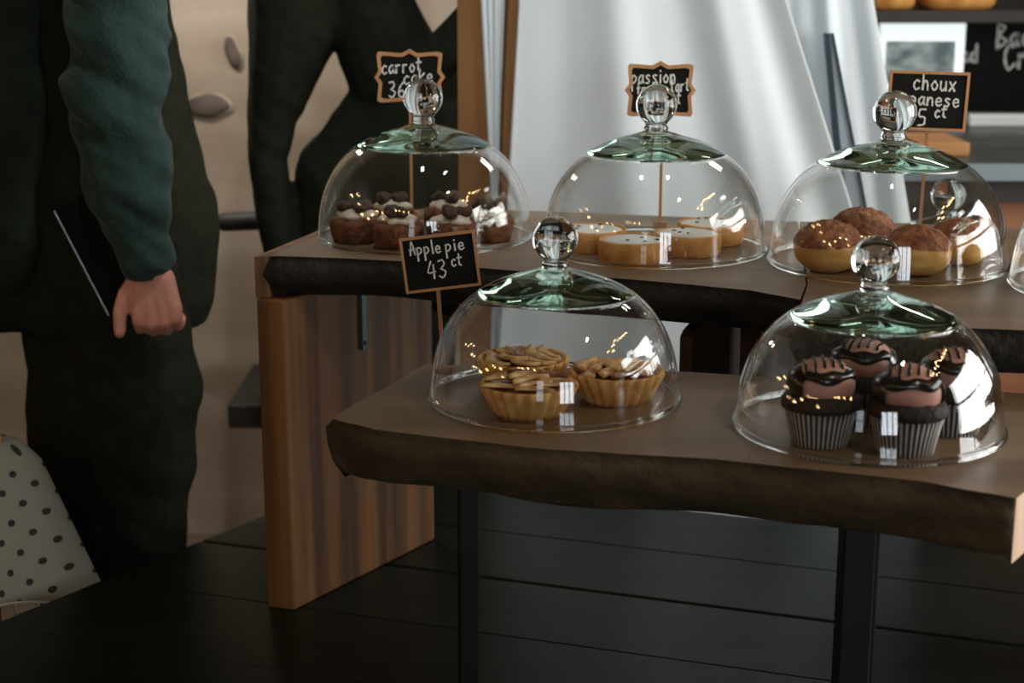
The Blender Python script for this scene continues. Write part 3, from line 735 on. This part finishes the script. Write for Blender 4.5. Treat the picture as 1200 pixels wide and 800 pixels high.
# ------------------------------------------------------------------ people
def person(name, label, loc):
    t = thing(name, label, 'person', loc); return t
p1 = person('person', 'person with dark green sleeve and black clothes holding a thin dark tablet', (-0.64, 2.62, FLOOR))
o1 = Vector((-0.64, 2.62, 0))
def Lp(o, c): return [(Vector(a)-o, r, Vector(b)-o, s) for a, r, b, s in c]
def finger(pts, r0, r1):
    n = len(pts)-1; return [(pts[i], r0+(r1-r0)*i/n, pts[i+1], r0+(r1-r0)*(i+1)/n) for i in range(n)]
HY = 2.405
body = [((-0.70, 2.66, 1.0), .11, (-0.70, 2.66, 1.34), .10), ((-0.69, 2.66, 1.36), .08, (-0.675, 2.66, 1.50), .052), ((-0.665, 2.66, 1.48), .052, (-0.67, 2.66, 1.56), .055),
        ((-0.668, 2.66, 1.64), .085, (-0.69, 2.66, 1.60), .075), ((-0.655, 2.66, 1.655), .085, (-0.66, 2.66, 1.63), .08), ((-0.755, 2.66, 1.615), .012, (-0.775, 2.66, 1.59), .014),
        ((-0.735, 2.66, 1.545), .028, (-0.70, 2.66, 1.54), .04), ((-0.765, 2.645, 1.567), .008, (-0.765, 2.675, 1.567), .008),
        ((-0.665, 2.575, 1.62), .012, (-0.66, 2.572, 1.585), .010), ((-0.665, 2.745, 1.62), .012, (-0.66, 2.748, 1.585), .010),
        ((-0.64, 2.56, 1.40), .05, (-0.592, 2.47, 1.30), .048), ((-0.592, 2.47, 1.30), .048, (-0.595, 2.45, 1.14), .042), ((-0.595, 2.45, 1.14), .042, (-0.550, HY+.006, .925), .028),
        ((-0.66, 2.80, 1.40), .06, (-0.70, 2.86, 1.12), .045), ((-0.70, 2.86, 1.12), .04, (-0.78, 2.80, .92), .028), ((-0.78, 2.80, .92), .03, (-0.80, 2.79, .84), .03),
        ((-0.64, 2.60, .95), .075, (-0.615, 2.57, .5), .045), ((-0.615, 2.57, .5), .045, (-0.615, 2.57, .09), .033),
        ((-0.73, 2.72, .95), .075, (-0.765, 2.71, .5), .045), ((-0.765, 2.71, .5), .045, (-0.765, 2.71, .09), .033)]
# left hand: back of the hand to the camera, fingers closed round the tablet's lower edge, thumb on its left side
for x in (-0.565, -0.547, -0.528, -0.511): body.append(((x*0.6-0.549*0.4, HY, .912), .017, (x, HY-.004, .862), .0125))
for k, x in enumerate((-0.566, -0.546, -0.5265, -0.508)):
    e = (0.0, -.004, -.002, .005)[k]
    body += finger([(x, HY-.008, .864+e), (x, HY-.010, .846+e), (x-.001, HY+.004, .832+e), (x-.001, HY+.020, .833+e), (x-.001, HY+.030, .840+e)], .0098, .0078)
body += finger([(-0.568, HY, .910), (-0.585, HY-.004, .888), (-0.5935, HY-.010, .862), (-0.5945, HY-.012, .830)], .0135, .0092)
blob('body', Lp(o1, body), M['skin'], p1, 0.0042, 3)
blob('trousers', Lp(o1, [((-0.69, 2.65, .98), .13, (-0.69, 2.65, .86), .13), ((-0.635, 2.59, .90), .100, (-0.608, 2.575, .68), .096), ((-0.608, 2.575, .68), .096, (-0.615, 2.57, .48), .074), ((-0.615, 2.57, .48), .074, (-0.62, 2.57, .11), .066),
      ((-0.725, 2.70, .90), .105, (-0.765, 2.71, .50), .080), ((-0.765, 2.71, .50), .080, (-0.77, 2.71, .11), .066), ((-0.69, 2.64, .86), .10, (-0.69, 2.65, .62), .085)]), M['coat_black'], p1, 0.008, 8, None, 0.008, 9, 3)
blob('coat', Lp(o1, [((-0.695, 2.665, 1.44), .115, (-0.675, 2.665, 1.30), .125), ((-0.675, 2.665, 1.30), .125, (-0.655, 2.665, 1.10), .140), ((-0.655, 2.665, 1.10), .140, (-0.628, 2.665, .92), .140), ((-0.79, 2.665, 1.40), .12, (-0.79, 2.665, .88), .125), ((-0.71, 2.665, 1.42), .13, (-0.71, 2.665, .86), .14), ((-0.610, 2.665, .97), .122, (-0.612, 2.665, .86), .118), ((-0.85, 2.66, 1.1), .10, (-0.86, 2.66, .84), .10)]), M['coat_black'], p1, 0.009, 8, 0.785, 0.008, 7, 1)
blob('hood_front', Lp(o1, [((-0.775, 2.55, 1.44), .05, (-0.775, 2.555, 1.15), .055), ((-0.775, 2.555, 1.15), .055, (-0.80, 2.565, .90), .05)]), M['vest'], p1, 0.009, 6, None, 0.006, 10, 8)
blob('sleeve', Lp(o1, [((-0.635, 2.56, 1.43), .080, (-0.590, 2.47, 1.33), .072), ((-0.588, 2.47, 1.33), .075, (-0.596, 2.45, 1.14), .073), ((-0.596, 2.45, 1.14), .072, (-0.570, 2.425, 1.00), .060), ((-0.570, 2.425, 1.00), .060, (-0.550, 2.415, .94), .044)]), M['hoodie'], p1, 0.006, 5, 0.912, 0.017, 10, 5)
blob('sleeve', Lp(o1, [((-0.66, 2.80, 1.40), .08, (-0.70, 2.86, 1.12), .065), ((-0.70, 2.86, 1.12), .065, (-0.775, 2.805, .94), .045)]), M['hoodie'], p1, 0.008, 5, None, 0.006, 13, 6)
blob('hair', Lp(o1, [((-0.645, 2.66, 1.675), .098, (-0.62, 2.66, 1.62), .088), ((-0.69, 2.66, 1.70), .07, (-0.65, 2.66, 1.68), .09)]), M['hair'], p1, 0.008, 4)
for y in (2.632, 2.688):
    bm = B(); ball(bm, (-0.752-o1.x, y-o1.y, 1.618), 0.011, 12, 8); obj('eye', bm, M['eye'], p1, smooth=True)
for x, y in ((-0.64, 2.57), (-0.79, 2.71)): blob('shoe', Lp(o1, [((x+.05, y, .046), .044, (x-.05, y, .042), .04), ((x-.05, y, .036), .036, (x-.13, y, .032), .03)]), M['rubber'], p1, 0.008, 4, 0.002)
# tablet in the left hand: its pale long edge shows
tt = thing('tablet_computer', 'thin dark tablet with pale silver edge held by the left person', 'tablet', (-0.625, HY+.018, .353))
ta = math.atan2(0.844-1.008, -0.614+0.688)
bm = B(); box(bm, (-0.09, 0, 0.0605), (0.185, 0.008, 0.115)); obj('case', bm, M['tablet'], tt, (0.008, 0, -0.004), (0, -ta, 0), bevel=0.003)
bm = B(); box(bm, (-0.09, -0.001, 0.0012), (0.178, 0.009, 0.0030)); obj('edge', bm, M['silver'], tt, (0.008, 0, -0.004), (0, -ta, 0), bevel=0.001)

p2 = person('person', 'person in loose black coat standing behind the left end of the stand', (-0.26, 3.13, FLOOR))
o2 = Vector((-0.26, 3.02, 0))
blob('body', Lp(o2, [((-0.235, 3.03, 1.0), .10, (-0.23, 3.03, 1.13), .06), ((-0.23, 3.03, 1.13), .06, (-0.262, 3.03, 1.34), .05), ((-0.26, 3.03, 1.34), .05, (-0.26, 3.03, 1.50), .055), ((-0.26, 3.03, 1.48), .05, (-0.26, 3.04, 1.56), .052), ((-0.26, 3.045, 1.63), .085, (-0.26, 3.07, 1.60), .075), ((-0.26, 3.02, 1.65), .085, (-0.26, 3.03, 1.63), .08),
     ((-0.26, 3.135, 1.61), .011, (-0.26, 3.155, 1.585), .013), ((-0.26, 3.11, 1.54), .028, (-0.26, 3.09, 1.54), .04), ((-0.345, 3.03, 1.62), .011, (-0.345, 3.03, 1.59), .010), ((-0.175, 3.03, 1.62), .011, (-0.175, 3.03, 1.59), .010),
     ((-0.39, 3.0, 1.40), .05, (-0.418, 2.985, 1.22), .045), ((-0.418, 2.985, 1.22), .045, (-0.468, 2.975, 1.01), .026), ((-0.468, 2.975, 1.01), .026, (-0.446, 2.97, .84), .022), ((-0.445, 2.97, .84), .026, (-0.44, 2.98, .77), .024),
     ((-0.448, 2.962, .77), .0095, (-0.444, 2.972, .70), .008), ((-0.444, 2.982, .77), .0095, (-0.440, 2.99, .695), .008), ((-0.438, 3.0, .77), .0095, (-0.434, 3.005, .70), .008), ((-0.432, 3.015, .77), .0085, (-0.430, 3.02, .715), .007), ((-0.432, 2.96, .81), .011, (-0.415, 2.95, .755), .009),
     ((-0.16, 3.0, 1.40), .045, (-0.02, 2.96, 1.285), .03), ((-0.02, 2.955, 1.28), .03, (-0.175, 2.93, 1.185), .026),
     ((-0.32, 3.03, .95), .08, (-0.33, 3.03, .5), .05), ((-0.33, 3.03, .5), .05, (-0.33, 3.03, .09), .034), ((-0.19, 3.03, .95), .08, (-0.19, 3.03, .5), .05), ((-0.19, 3.03, .5), .05, (-0.19, 3.03, .09), .034)]), M['skin'], p2, 0.0055, 3)
blob('coat', Lp(o2, [((-0.26, 3.03, 1.46), .115, (-0.275, 3.03, 1.30), .085), ((-0.275, 3.03, 1.30), .085, (-0.215, 3.03, 1.15), .100), ((-0.20, 3.03, 1.14), .095, (-0.22, 3.03, .98), .12),
     ((-0.245, 3.03, 1.10), .075, (-0.325, 3.03, .96), .100), ((-0.325, 3.03, .96), .100, (-0.325, 3.03, .80), .105), ((-0.16, 3.03, 1.10), .09, (-0.13, 3.03, .80), .11), ((-0.22, 3.03, .98), .12, (-0.22, 3.03, .80), .12),
     ((-0.40, 2.99, 1.44), .088, (-0.412, 2.985, 1.25), .086), ((-0.412, 2.985, 1.25), .086, (-0.454, 2.98, 1.085), .049), ((-0.454, 2.98, 1.085), .049, (-0.468, 2.975, 1.01), .039), ((-0.468, 2.975, 1.01), .039, (-0.436, 2.97, .76), .034),
     ((-0.16, 3.0, 1.44), .06, (-0.03, 2.97, 1.30), .042), ((-0.03, 2.96, 1.30), .042, (-0.165, 2.94, 1.175), .045)]), M['coat_black'], p2, 0.006, 4, 0.70, 0.004, 9, 2)
blob('trousers', Lp(o2, [((-0.32, 3.03, .92), .09, (-0.33, 3.03, .5), .075), ((-0.33, 3.03, .5), .075, (-0.33, 3.03, .11), .062), ((-0.19, 3.03, .92), .09, (-0.19, 3.03, .5), .075), ((-0.19, 3.03, .5), .075, (-0.19, 3.03, .11), .062)]), M['coat_black'], p2, 0.009, 5, None, 0.005)
blob('hair', Lp(o2, [((-0.26, 3.015, 1.67), .098, (-0.26, 2.99, 1.55), .085)]), M['hair'], p2, 0.008, 4)
for x in (-0.288, -0.232):
    bm = B(); ball(bm, (x-o2.x, 3.128-o2.y, 1.622), 0.011, 12, 8); obj('eye', bm, M['eye'], p2, smooth=True)
for x in (-0.33, -0.19): blob('shoe', Lp(o2, [((x, 3.0, .046), .044, (x, 3.08, .042), .04), ((x, 3.08, .036), .036, (x, 3.15, .032), .03)]), M['rubber'], p2, 0.008, 4, 0.002)

# ------------------------------------------------------------------ polka dot table at the left
pt = thing('small_table', 'small orange wood table under the dotted cloth at far left', 'table', (-1.064, 2.155, FLOOR), math.radians(55.5))
bm = B(); box(bm, (0, 0, 0.684), (0.59, 0.39, 0.022)); obj('table_top', bm, M['orange_wood'], pt, bevel=0.003)
for sx in (-1, 1):
    for sy in (-1, 1):
        bm = B(); box(bm, (sx*0.26, sy*0.14, 0.336), (0.04, 0.04, 0.672)); obj('leg', bm, M['orange_wood'], pt, bevel=0.003)
ck = thing('polka_dot_tablecloth', 'white tablecloth with grey polka dots and fringed hem, far left', 'tablecloth', (-1.064, 2.155, 0.196), math.radians(55.5))
bm = B(); uvl = bm.loops.layers.uv.new('UVMap')
hx, hy = 0.300, 0.200; NP = 200; ND = 16
def rrect(s):
    per = [2*hx, 2*hy, 2*hx, 2*hy]; tot = sum(per); d = s*tot
    cs = [(-hx, -hy), (hx, -hy), (hx, hy), (-hx, hy)]
    for i in range(4):
        if d <= per[i]+1e-9:
            a, b = Vector(cs[i]), Vector(cs[(i+1) % 4]); return a+(b-a)*(d/per[i])
        d -= per[i]
    return Vector(cs[0])
pos = {}
rings = []; uvs = []
for j in range(ND+1):
    f = j/ND; r = []; u_ = []
    for i in range(NP):
        s = i/NP; p = rrect(s); n_ = Vector((p.x/hx, p.y/hy)); dd = n_.length
        cx, cy = abs(p.x)/hx, abs(p.y)/hy; corner = min(cx, cy)**5
        n2 = Vector((math.copysign(max(0, cx)**8, p.x), math.copysign(max(0, cy)**8, p.y))); n2.normalize()
        drop = 0.20+0.075*corner
        out = (0.01+0.055*f)*(1+1.0*corner)+0.010*f*math.sin(s*2*PI*9+1)
        if j == 0: out = 0.0; z = 0.0012
        elif j == 1: out = 0.006; z = -0.004
        else: z = -drop*f
        q = p+n2*out
        if j == 0: q = p*0.99
        r.append((q.x, q.y, z)); u_.append((s*2*(2*hx+2*hy), drop*f))
    rings.append(r); uvs.append(u_)
vs = loft(bm, rings)
bm.faces.ensure_lookup_table()
for k, f in enumerate(bm.faces):
    j, i = divmod(k, NP); i2 = (i+1) % NP
    for l, (a, b) in zip(f.loops, ((j, i), (j, i2), (j+1, i2), (j+1, i))):
        uu = uvs[a][b]; l[uvl].uv = (uu[0] if not (b == 0 and i == NP-1) else 2*(2*hx+2*hy), uu[1])
cap = bm.faces.new(vs[0][::-1])
for l in cap.loops: l[uvl].uv = (l.vert.co.x+0.5, l.vert.co.y+0.5)
co = obj('cloth', bm, M['polka'], ck, smooth=True)
s_ = co.modifiers.new('solid', 'SOLIDIFY'); s_.thickness = 0.0015
bm = B(); hem = [Vector(p) for p in rings[-1]]
tube(bm, hem+[hem[0]], 0.0025, 6, False); obj('hem', bm, M['rim_pale'], ck, smooth=True)
bm = B()
for i in range(0, NP, 3):
    p = hem[i]; tube(bm, [p, p+Vector((0, 0, -0.010)), p+Vector((0.001, 0, -0.024))], [0.0018, 0.0032, 0.0026], 6)
o = obj('fringe', bm, M['rim_pale'], ck); o['kind'] = 'stuff'
bd = B(); box(bd, (0, 0, 0.008), (0.26, 0.24, 0.014)); tag(obj('serving_board', bd, M['orange_wood'], None, (-0.91, 2.21, 0.1975), (0, 0, math.radians(55.5)), bevel=0.003), 'flat orange wood board on the dotted tablecloth', 'board')

# ------------------------------------------------------------------ dark chair by the tan wall
hc = thing('wooden_chair', 'dark wooden chair against the tan wall behind the stand', 'chair', (-0.385, 3.55, FLOOR))
bm = B(); box(bm, (0, 0, 0.415), (0.46, 0.36, 0.055)); obj('seat', bm, M['chair'], hc, bevel=0.006)
bm = B(); tube(bm, catmull([(-0.245, -0.16, 0.835), (-0.21, -0.165, 0.838), (-0.10, -0.17, 0.842), (0.1, -0.17, 0.842), (0.245, -0.16, 0.835)], 5), [0.009, 0.013, 0.016, 0.018, 0.02]+[0.02]*11+[0.02, 0.018, 0.016, 0.013, 0.009], 10)
obj('top_rail', bm, M['chair'], hc, smooth=True)
for x in (-0.12, -0.06, 0, 0.06, 0.12):
    bm = B(); tube(bm, [(x, -0.16, 0.440), (x, -0.17, 0.84)], 0.006, 8); obj('spindle', bm, M['chair'], hc)
for sx in (-1, 1):
    for sy in (-1, 1):
        bm = B(); tube(bm, [(sx*0.14, sy*0.13, 0.390), (sx*0.15, sy*0.15, 0.0)], [0.018, 0.013], 10); obj('leg', bm, M['chair'], hc)
# leaf like ornaments on the tan wall
def ornament(label, x, z, a, b, rot):
    t = thing('wall_ornament', label, 'wall ornament', (x, 3.765, z))
    bm = B(); vs = ball(bm, (0, 0, 0), 1.0, 28, 16, (a*0.95, 0.007, b*0.93)); rough(vs, 0.006, 30, x*9, (1, 0, 1)); obj('rim', bm, M['halo'], t, (0.003, 0, -0.001), (0, rot, 0), smooth=True)
    bm = B(); vs = ball(bm, (0, 0, 0), 1.0, 28, 16, (a*0.88, 0.011, b*0.82)); rough(vs, 0.006, 30, x*5, (1, 0, 1)); obj('leaf', bm, M['leaf_dark'], t, (-0.002, -0.004, 0), (0, rot, 0), smooth=True)
ornament('dark oval leaf ornament with pale rim, lower on the tan wall', -0.70, 0.548, 0.055, 0.030, 0.0)
ornament('narrow dark leaf ornament, higher on the tan wall', -0.637, 0.668, 0.018, 0.042, -0.25)

# ------------------------------------------------------------------ bakery counter at the back right
ct = thing('service_counter', 'grey topped service counter with brown wood front, behind the curtain', 'counter', (1.49, 3.85, FLOOR))
bm = B(); box(bm, (0, 0.02, 0.935), (1.80, 0.86, 0.04)); obj('countertop', bm, M['counter_top'], ct, bevel=0.004)
bm = B(); box(bm, (0, -0.4135, 0.936), (1.79, 0.007, 0.036)); obj('edge_trim', bm, M['trim_pale'], ct)
bm = B(); box(bm, (0, 0.03, 0.8895), (1.76, 0.80, 0.05)); obj('fascia', bm, M['counter_dark'], ct)
bm = B(); box(bm, (0, 0.05, 0.432), (1.72, 0.74, 0.862)); obj('body', bm, M['counter_dark'], ct)
for k in range(3):
    bm = B(); box(bm, (-0.2775+0.40*k, -0.329, 0.44), (0.385, 0.016, 0.84)); obj('front_panel', bm, M['counter_wood'], ct, bevel=0.003)
cb = thing('menu_chalkboard', 'wide black chalkboard with chalk words on the back wall', 'chalkboard', (1.48, 4.30, 0.60))
bm = B(); box(bm, (0, 0, 0), (1.7, 0.02, 0.30)); bo = obj('board', bm, M['slate'], cb)
for wd, x, z, h, sl in (('bread', 1.10, 0.612, 0.024, 0.0), ('Bage', 1.262, 0.646, 0.033, 0.10), ('Cro', 1.285, 0.592, 0.036, 0.10)):
    bm = B(); write(bm, wd, 0, 0, h, 0.0032, 0, 1.0, sl, 0.001)
    obj('lettering', bm, M['chalk'], bo, (x-1.48, -0.0105, z-0.60))
sh = thing('wall_shelf', 'dark wall shelf carrying orange lit loaves, top right', 'shelf', (1.48, 4.20, 0.735))
bm = B(); box(bm, (0, 0, 0), (1.7, 0.24, 0.03)); obj('shelf_board', bm, M['counter_dark'], sh, bevel=0.003)
for x in (-0.6, 0.2, 0.7):
    bm = B(); box(bm, (x, 0.09, -0.045), (0.02, 0.06, 0.06)); obj('bracket', bm, M['black_metal'], sh)
for k, (x, L, lab) in enumerate(((0.945, 0.125, 'orange lit loaf nearer the curtain on the wall shelf'), (1.115, 0.19, 'longer orange lit loaf at right on the wall shelf'), (1.42, 0.16, 'loaf out at the right end of the wall shelf'))):
    t = thing('bread_loaf', lab, 'bread', (x, 4.16, 0.7505), 0, 'loaves on the wall shelf')
    bm = B(); vs = ball(bm, (0, 0, 0.045), 1.0, 30, 18, (L/2, 0.06, 0.052))
    for v in bm.verts:
        q = Vector((v.co.x/(L/2), v.co.y/0.06, (v.co.z-0.045)/0.052)); m_ = (abs(q.x)**4+abs(q.y)**4+abs(q.z)**4)**0.25
        q = q/m_ if m_ else q; v.co = Vector((q.x*L/2, q.y*0.06, max(0, 0.045+q.z*0.05)))
    rough(vs, 0.004, 25, k, (1, 1, 0)); obj('crust', bm, M['bread'], t, smooth=True)
    for s in range(3):
        bm = B(); xx = (s-1)*L*0.26; tube(bm, catmull([(xx-0.012, -0.045, 0.093), (xx, 0, 0.0955), (xx+0.012, 0.045, 0.093)], 4), 0.0045, 6); obj('score', bm, M['tartcase'], t, smooth=True)
# lit display on a stand
ts = thing('display_screen', 'small white framed lit screen on the back counter', 'screen', (1.02, 4.10, 0.4555))
bm = B(); box(bm, (0, 0, 0.188), (0.216, 0.012, 0.172)); obj('casing', bm, M['screen_white'], ts, bevel=0.006, seg=3)
bm = B(); box(bm, (-0.003, -0.0066, 0.168), (0.172, 0.0016, 0.105)); obj('picture', bm, M['picture'], ts)
bm = B(); tube(bm, [(0, 0.01, 0.008), (0, 0.012, 0.105)], 0.01, 10); obj('stand_post', bm, M['black_metal'], ts)
bm = B(); box(bm, (0, 0.01, 0.004), (0.12, 0.08, 0.008)); obj('stand_base', bm, M['black_metal'], ts)
for x, L, lab in ((1.075, 0.17, 'shorter white paper tray lying under the chalkboard'), (1.335, 0.33, 'longer white paper tray lying under the chalkboard')):
    t = thing('paper_tray', lab, 'tray', (x, 4.20, 0.4555))
    bm = B(); box(bm, (0, 0, 0.016), (L, 0.07, 0.032)); obj('tray', bm, M['paper'], t, bevel=0.006, seg=3)
t = thing('chopping_board', 'tan wooden board on the back counter under the choux sign', 'board', (0.945, 3.66, 0.4555))
bm = B(); box(bm, (0, 0, 0.015), (0.115, 0.22, 0.03)); obj('slab', bm, M['board_tan'], t, bevel=0.003)
# glass cloche on a pedestal behind the choux dome
rs = thing('pedestal_table', 'small round dark pedestal table behind the choux dome', 'table', (0.71, 2.62, FLOOR))
bm = B(); lathe(bm, [(0.0005, 0.782), (0.15, 0.782), (0.168, 0.79), (0.17, 0.806), (0.165, 0.812), (0.0005, 0.812)], 48, None, True, True); obj('table_top', bm, M['counter_dark'], rs)
bm = B(); lathe(bm, [(0.0005, 0.02), (0.05, 0.02), (0.024, 0.07), (0.02, 0.6), (0.03, 0.78), (0.0005, 0.781)], 24, None, True, True); obj('column', bm, M['counter_dark'], rs, smooth=True)
bm = B(); lathe(bm, [(0.0005, 0), (0.15, 0), (0.15, 0.012), (0.05, 0.022), (0.0005, 0.022)], 32, None, True, True); obj('base', bm, M['counter_dark'], rs)
make_cloche(0.150, 0.153, 'glass dome in the background, seen through the choux dome', (0.71, 2.62, 0.3125))

# ------------------------------------------------------------------ lamps, with unseen spots added to brighten curtain and cakes
def ceiling_lamp(label, loc, aim, power, color, lx=0.7):
    t = thing('ceiling_lamp', label, 'lamp', loc)
    d = (Vector(aim)-Vector(loc)).normalized(); rot = d.to_track_quat('-Z', 'Y').to_euler()
    bm = B(); box(bm, (0, 0, 0.02), (lx+0.04, 0.16, 0.04)); obj('housing', bm, M['black_metal'], t, (0, 0, 0), rot, bevel=0.004)
    bm = B(); tube(bm, [(0, 0, 0.03), (0, 0, 2.3-loc[2])], 0.008, 8); obj('rod', bm, M['black_metal'], t)
    l = bpy.data.lights.new('lamp_light', 'AREA'); l.shape = 'RECTANGLE'; l.size = lx; l.size_y = 0.12; l.energy = power; l.color = color
    o = bpy.data.objects.new('lamp_light', l); COL.objects.link(o); o.parent = t; o.location = d*0.004; o.rotation_euler = rot
def fill_spot(label, loc, aim, power, color, angle=70):  # fill light in a lamp housing, added out of view
    t = thing('fill_spot', label, 'lamp', loc)
    d = (Vector(aim)-Vector(loc)).normalized(); rot = d.to_track_quat('-Z', 'Y').to_euler()
    bm = B(); lathe(bm, [(0.0005, 0.11), (0.03, 0.11), (0.036, 0.10), (0.042, 0.0), (0.038, 0.0), (0.032, 0.09), (0.0005, 0.095)], 24, cap0=True, cap1=True); obj('shade', bm, M['black_metal'], t, (0, 0, 0), rot, smooth=True)
    bm = B(); tube(bm, [-d*0.10, Vector((0, 0, 2.3-loc[2]))], 0.007, 8); obj('rod', bm, M['black_metal'], t)
    l = bpy.data.lights.new('lamp_light', 'SPOT'); l.energy = power; l.color = color; l.spot_size = math.radians(angle); l.spot_blend = 0.6; l.shadow_soft_size = 0.03
    o = bpy.data.objects.new('lamp_light', l); COL.objects.link(o); o.parent = t; o.location = d*0.01; o.rotation_euler = rot
fill_spot('added unseen spot lamp brightening the left half of the white curtain', (-0.15, 1.85, 2.12), (0.02, 2.85, 0.85), 46, (0.92, 0.98, 1.0))  # this and the next two spots are added to lift the curtain's brightness
fill_spot('added unseen spot lamp brightening the middle of the white curtain', (0.45, 1.80, 2.12), (0.40, 2.85, 0.50), 5, (0.92, 0.98, 1.0))
fill_spot('added unseen spot lamp brightening the right edge of the white curtain', (1.0, 1.95, 2.12), (0.62, 2.95, 0.60), 1.5, (0.95, 0.98, 1.0), 55)
def pendant_lamp(label, loc, power, color):
    t = thing('pendant_lamp', label, 'lamp', loc)
    bm = B(); lathe(bm, [(0.028, 0.10), (0.05, 0.095), (0.085, 0.06), (0.11, 0.0), (0.107, 0.0), (0.082, 0.058), (0.048, 0.092), (0.028, 0.097)], 32); obj('shade', bm, M['black_metal'], t, smooth=True)
    bm = B(); tube(bm, [(0, 0, 0.098), (0, 0, 2.3-loc[2])], 0.004, 8); obj('cord', bm, M['black_metal'], t)
    bm = B(); ball(bm, (0, 0, 0.02), 0.028, 16, 10); obj('bulb', bm, M['bulb'], t, smooth=True)
    l = bpy.data.lights.new('lamp_light', 'SPOT'); l.energy = power; l.color = color; l.spot_size = math.radians(165); l.spot_blend = 0.5; l.shadow_soft_size = 0.03
    o = bpy.data.objects.new('lamp_light', l); COL.objects.link(o); o.parent = t; o.location = (0, 0, -0.012)
pendant_lamp('black dome pendant lamp hanging close to the tan wall', (-0.78, 3.32, 1.16), 19, (1.0, 0.95, 0.93))
fill_spot('added unseen spot lamp with warm fill light for the cakes', (0.95, 0.75, 2.12), (0.40, 1.95, 0.5), 22, (1.0, 0.84, 0.64), 50)  # added out of view to warm and brighten the pastries
ceiling_lamp('black linear ceiling lamp over the bakery counter', (1.5, 3.5, 2.12), (1.4, 4.2, 0.6), 15, (1.0, 0.92, 0.82))

# ------------------------------------------------------------------ warm string lights that sparkle in the glass
def string_lights(label, pts):
    sl = thing('string_lights', label, 'string lights', pts[0], 0, None)
    P = [Vector(p)-Vector(pts[0]) for p in pts]
    bm = B(); tube(bm, P, 0.003, 6); obj('wire', bm, M['black_metal'], sl)
    for p in P:
        bm = B(); ball(bm, (p[0], p[1], p[2]-0.045), 0.03, 12, 8, (1, 1, 1.2)); obj('bulb', bm, M['bulb'], sl, smooth=True)
string_lights('warm bulb string hung behind the camera at the left', [(-1.8+0.3*k, -0.7+0.05*math.sin(k*1.3), 1.9-0.16*math.sin(PI*((k % 6)/6))) for k in range(4)])
string_lights('warm bulb string hung along the left side of the room', [(-2.3+0.1*math.sin(k*2.0), -0.2+0.32*k, 1.25+0.28*math.sin(k*1.1)) for k in range(9)])
string_lights('warm bulb string hung high at the right side', [(1.9+0.08*math.sin(k*2.0), 0.6+0.2*k, 2.0-0.1*math.sin(k*1.4)) for k in range(7)])
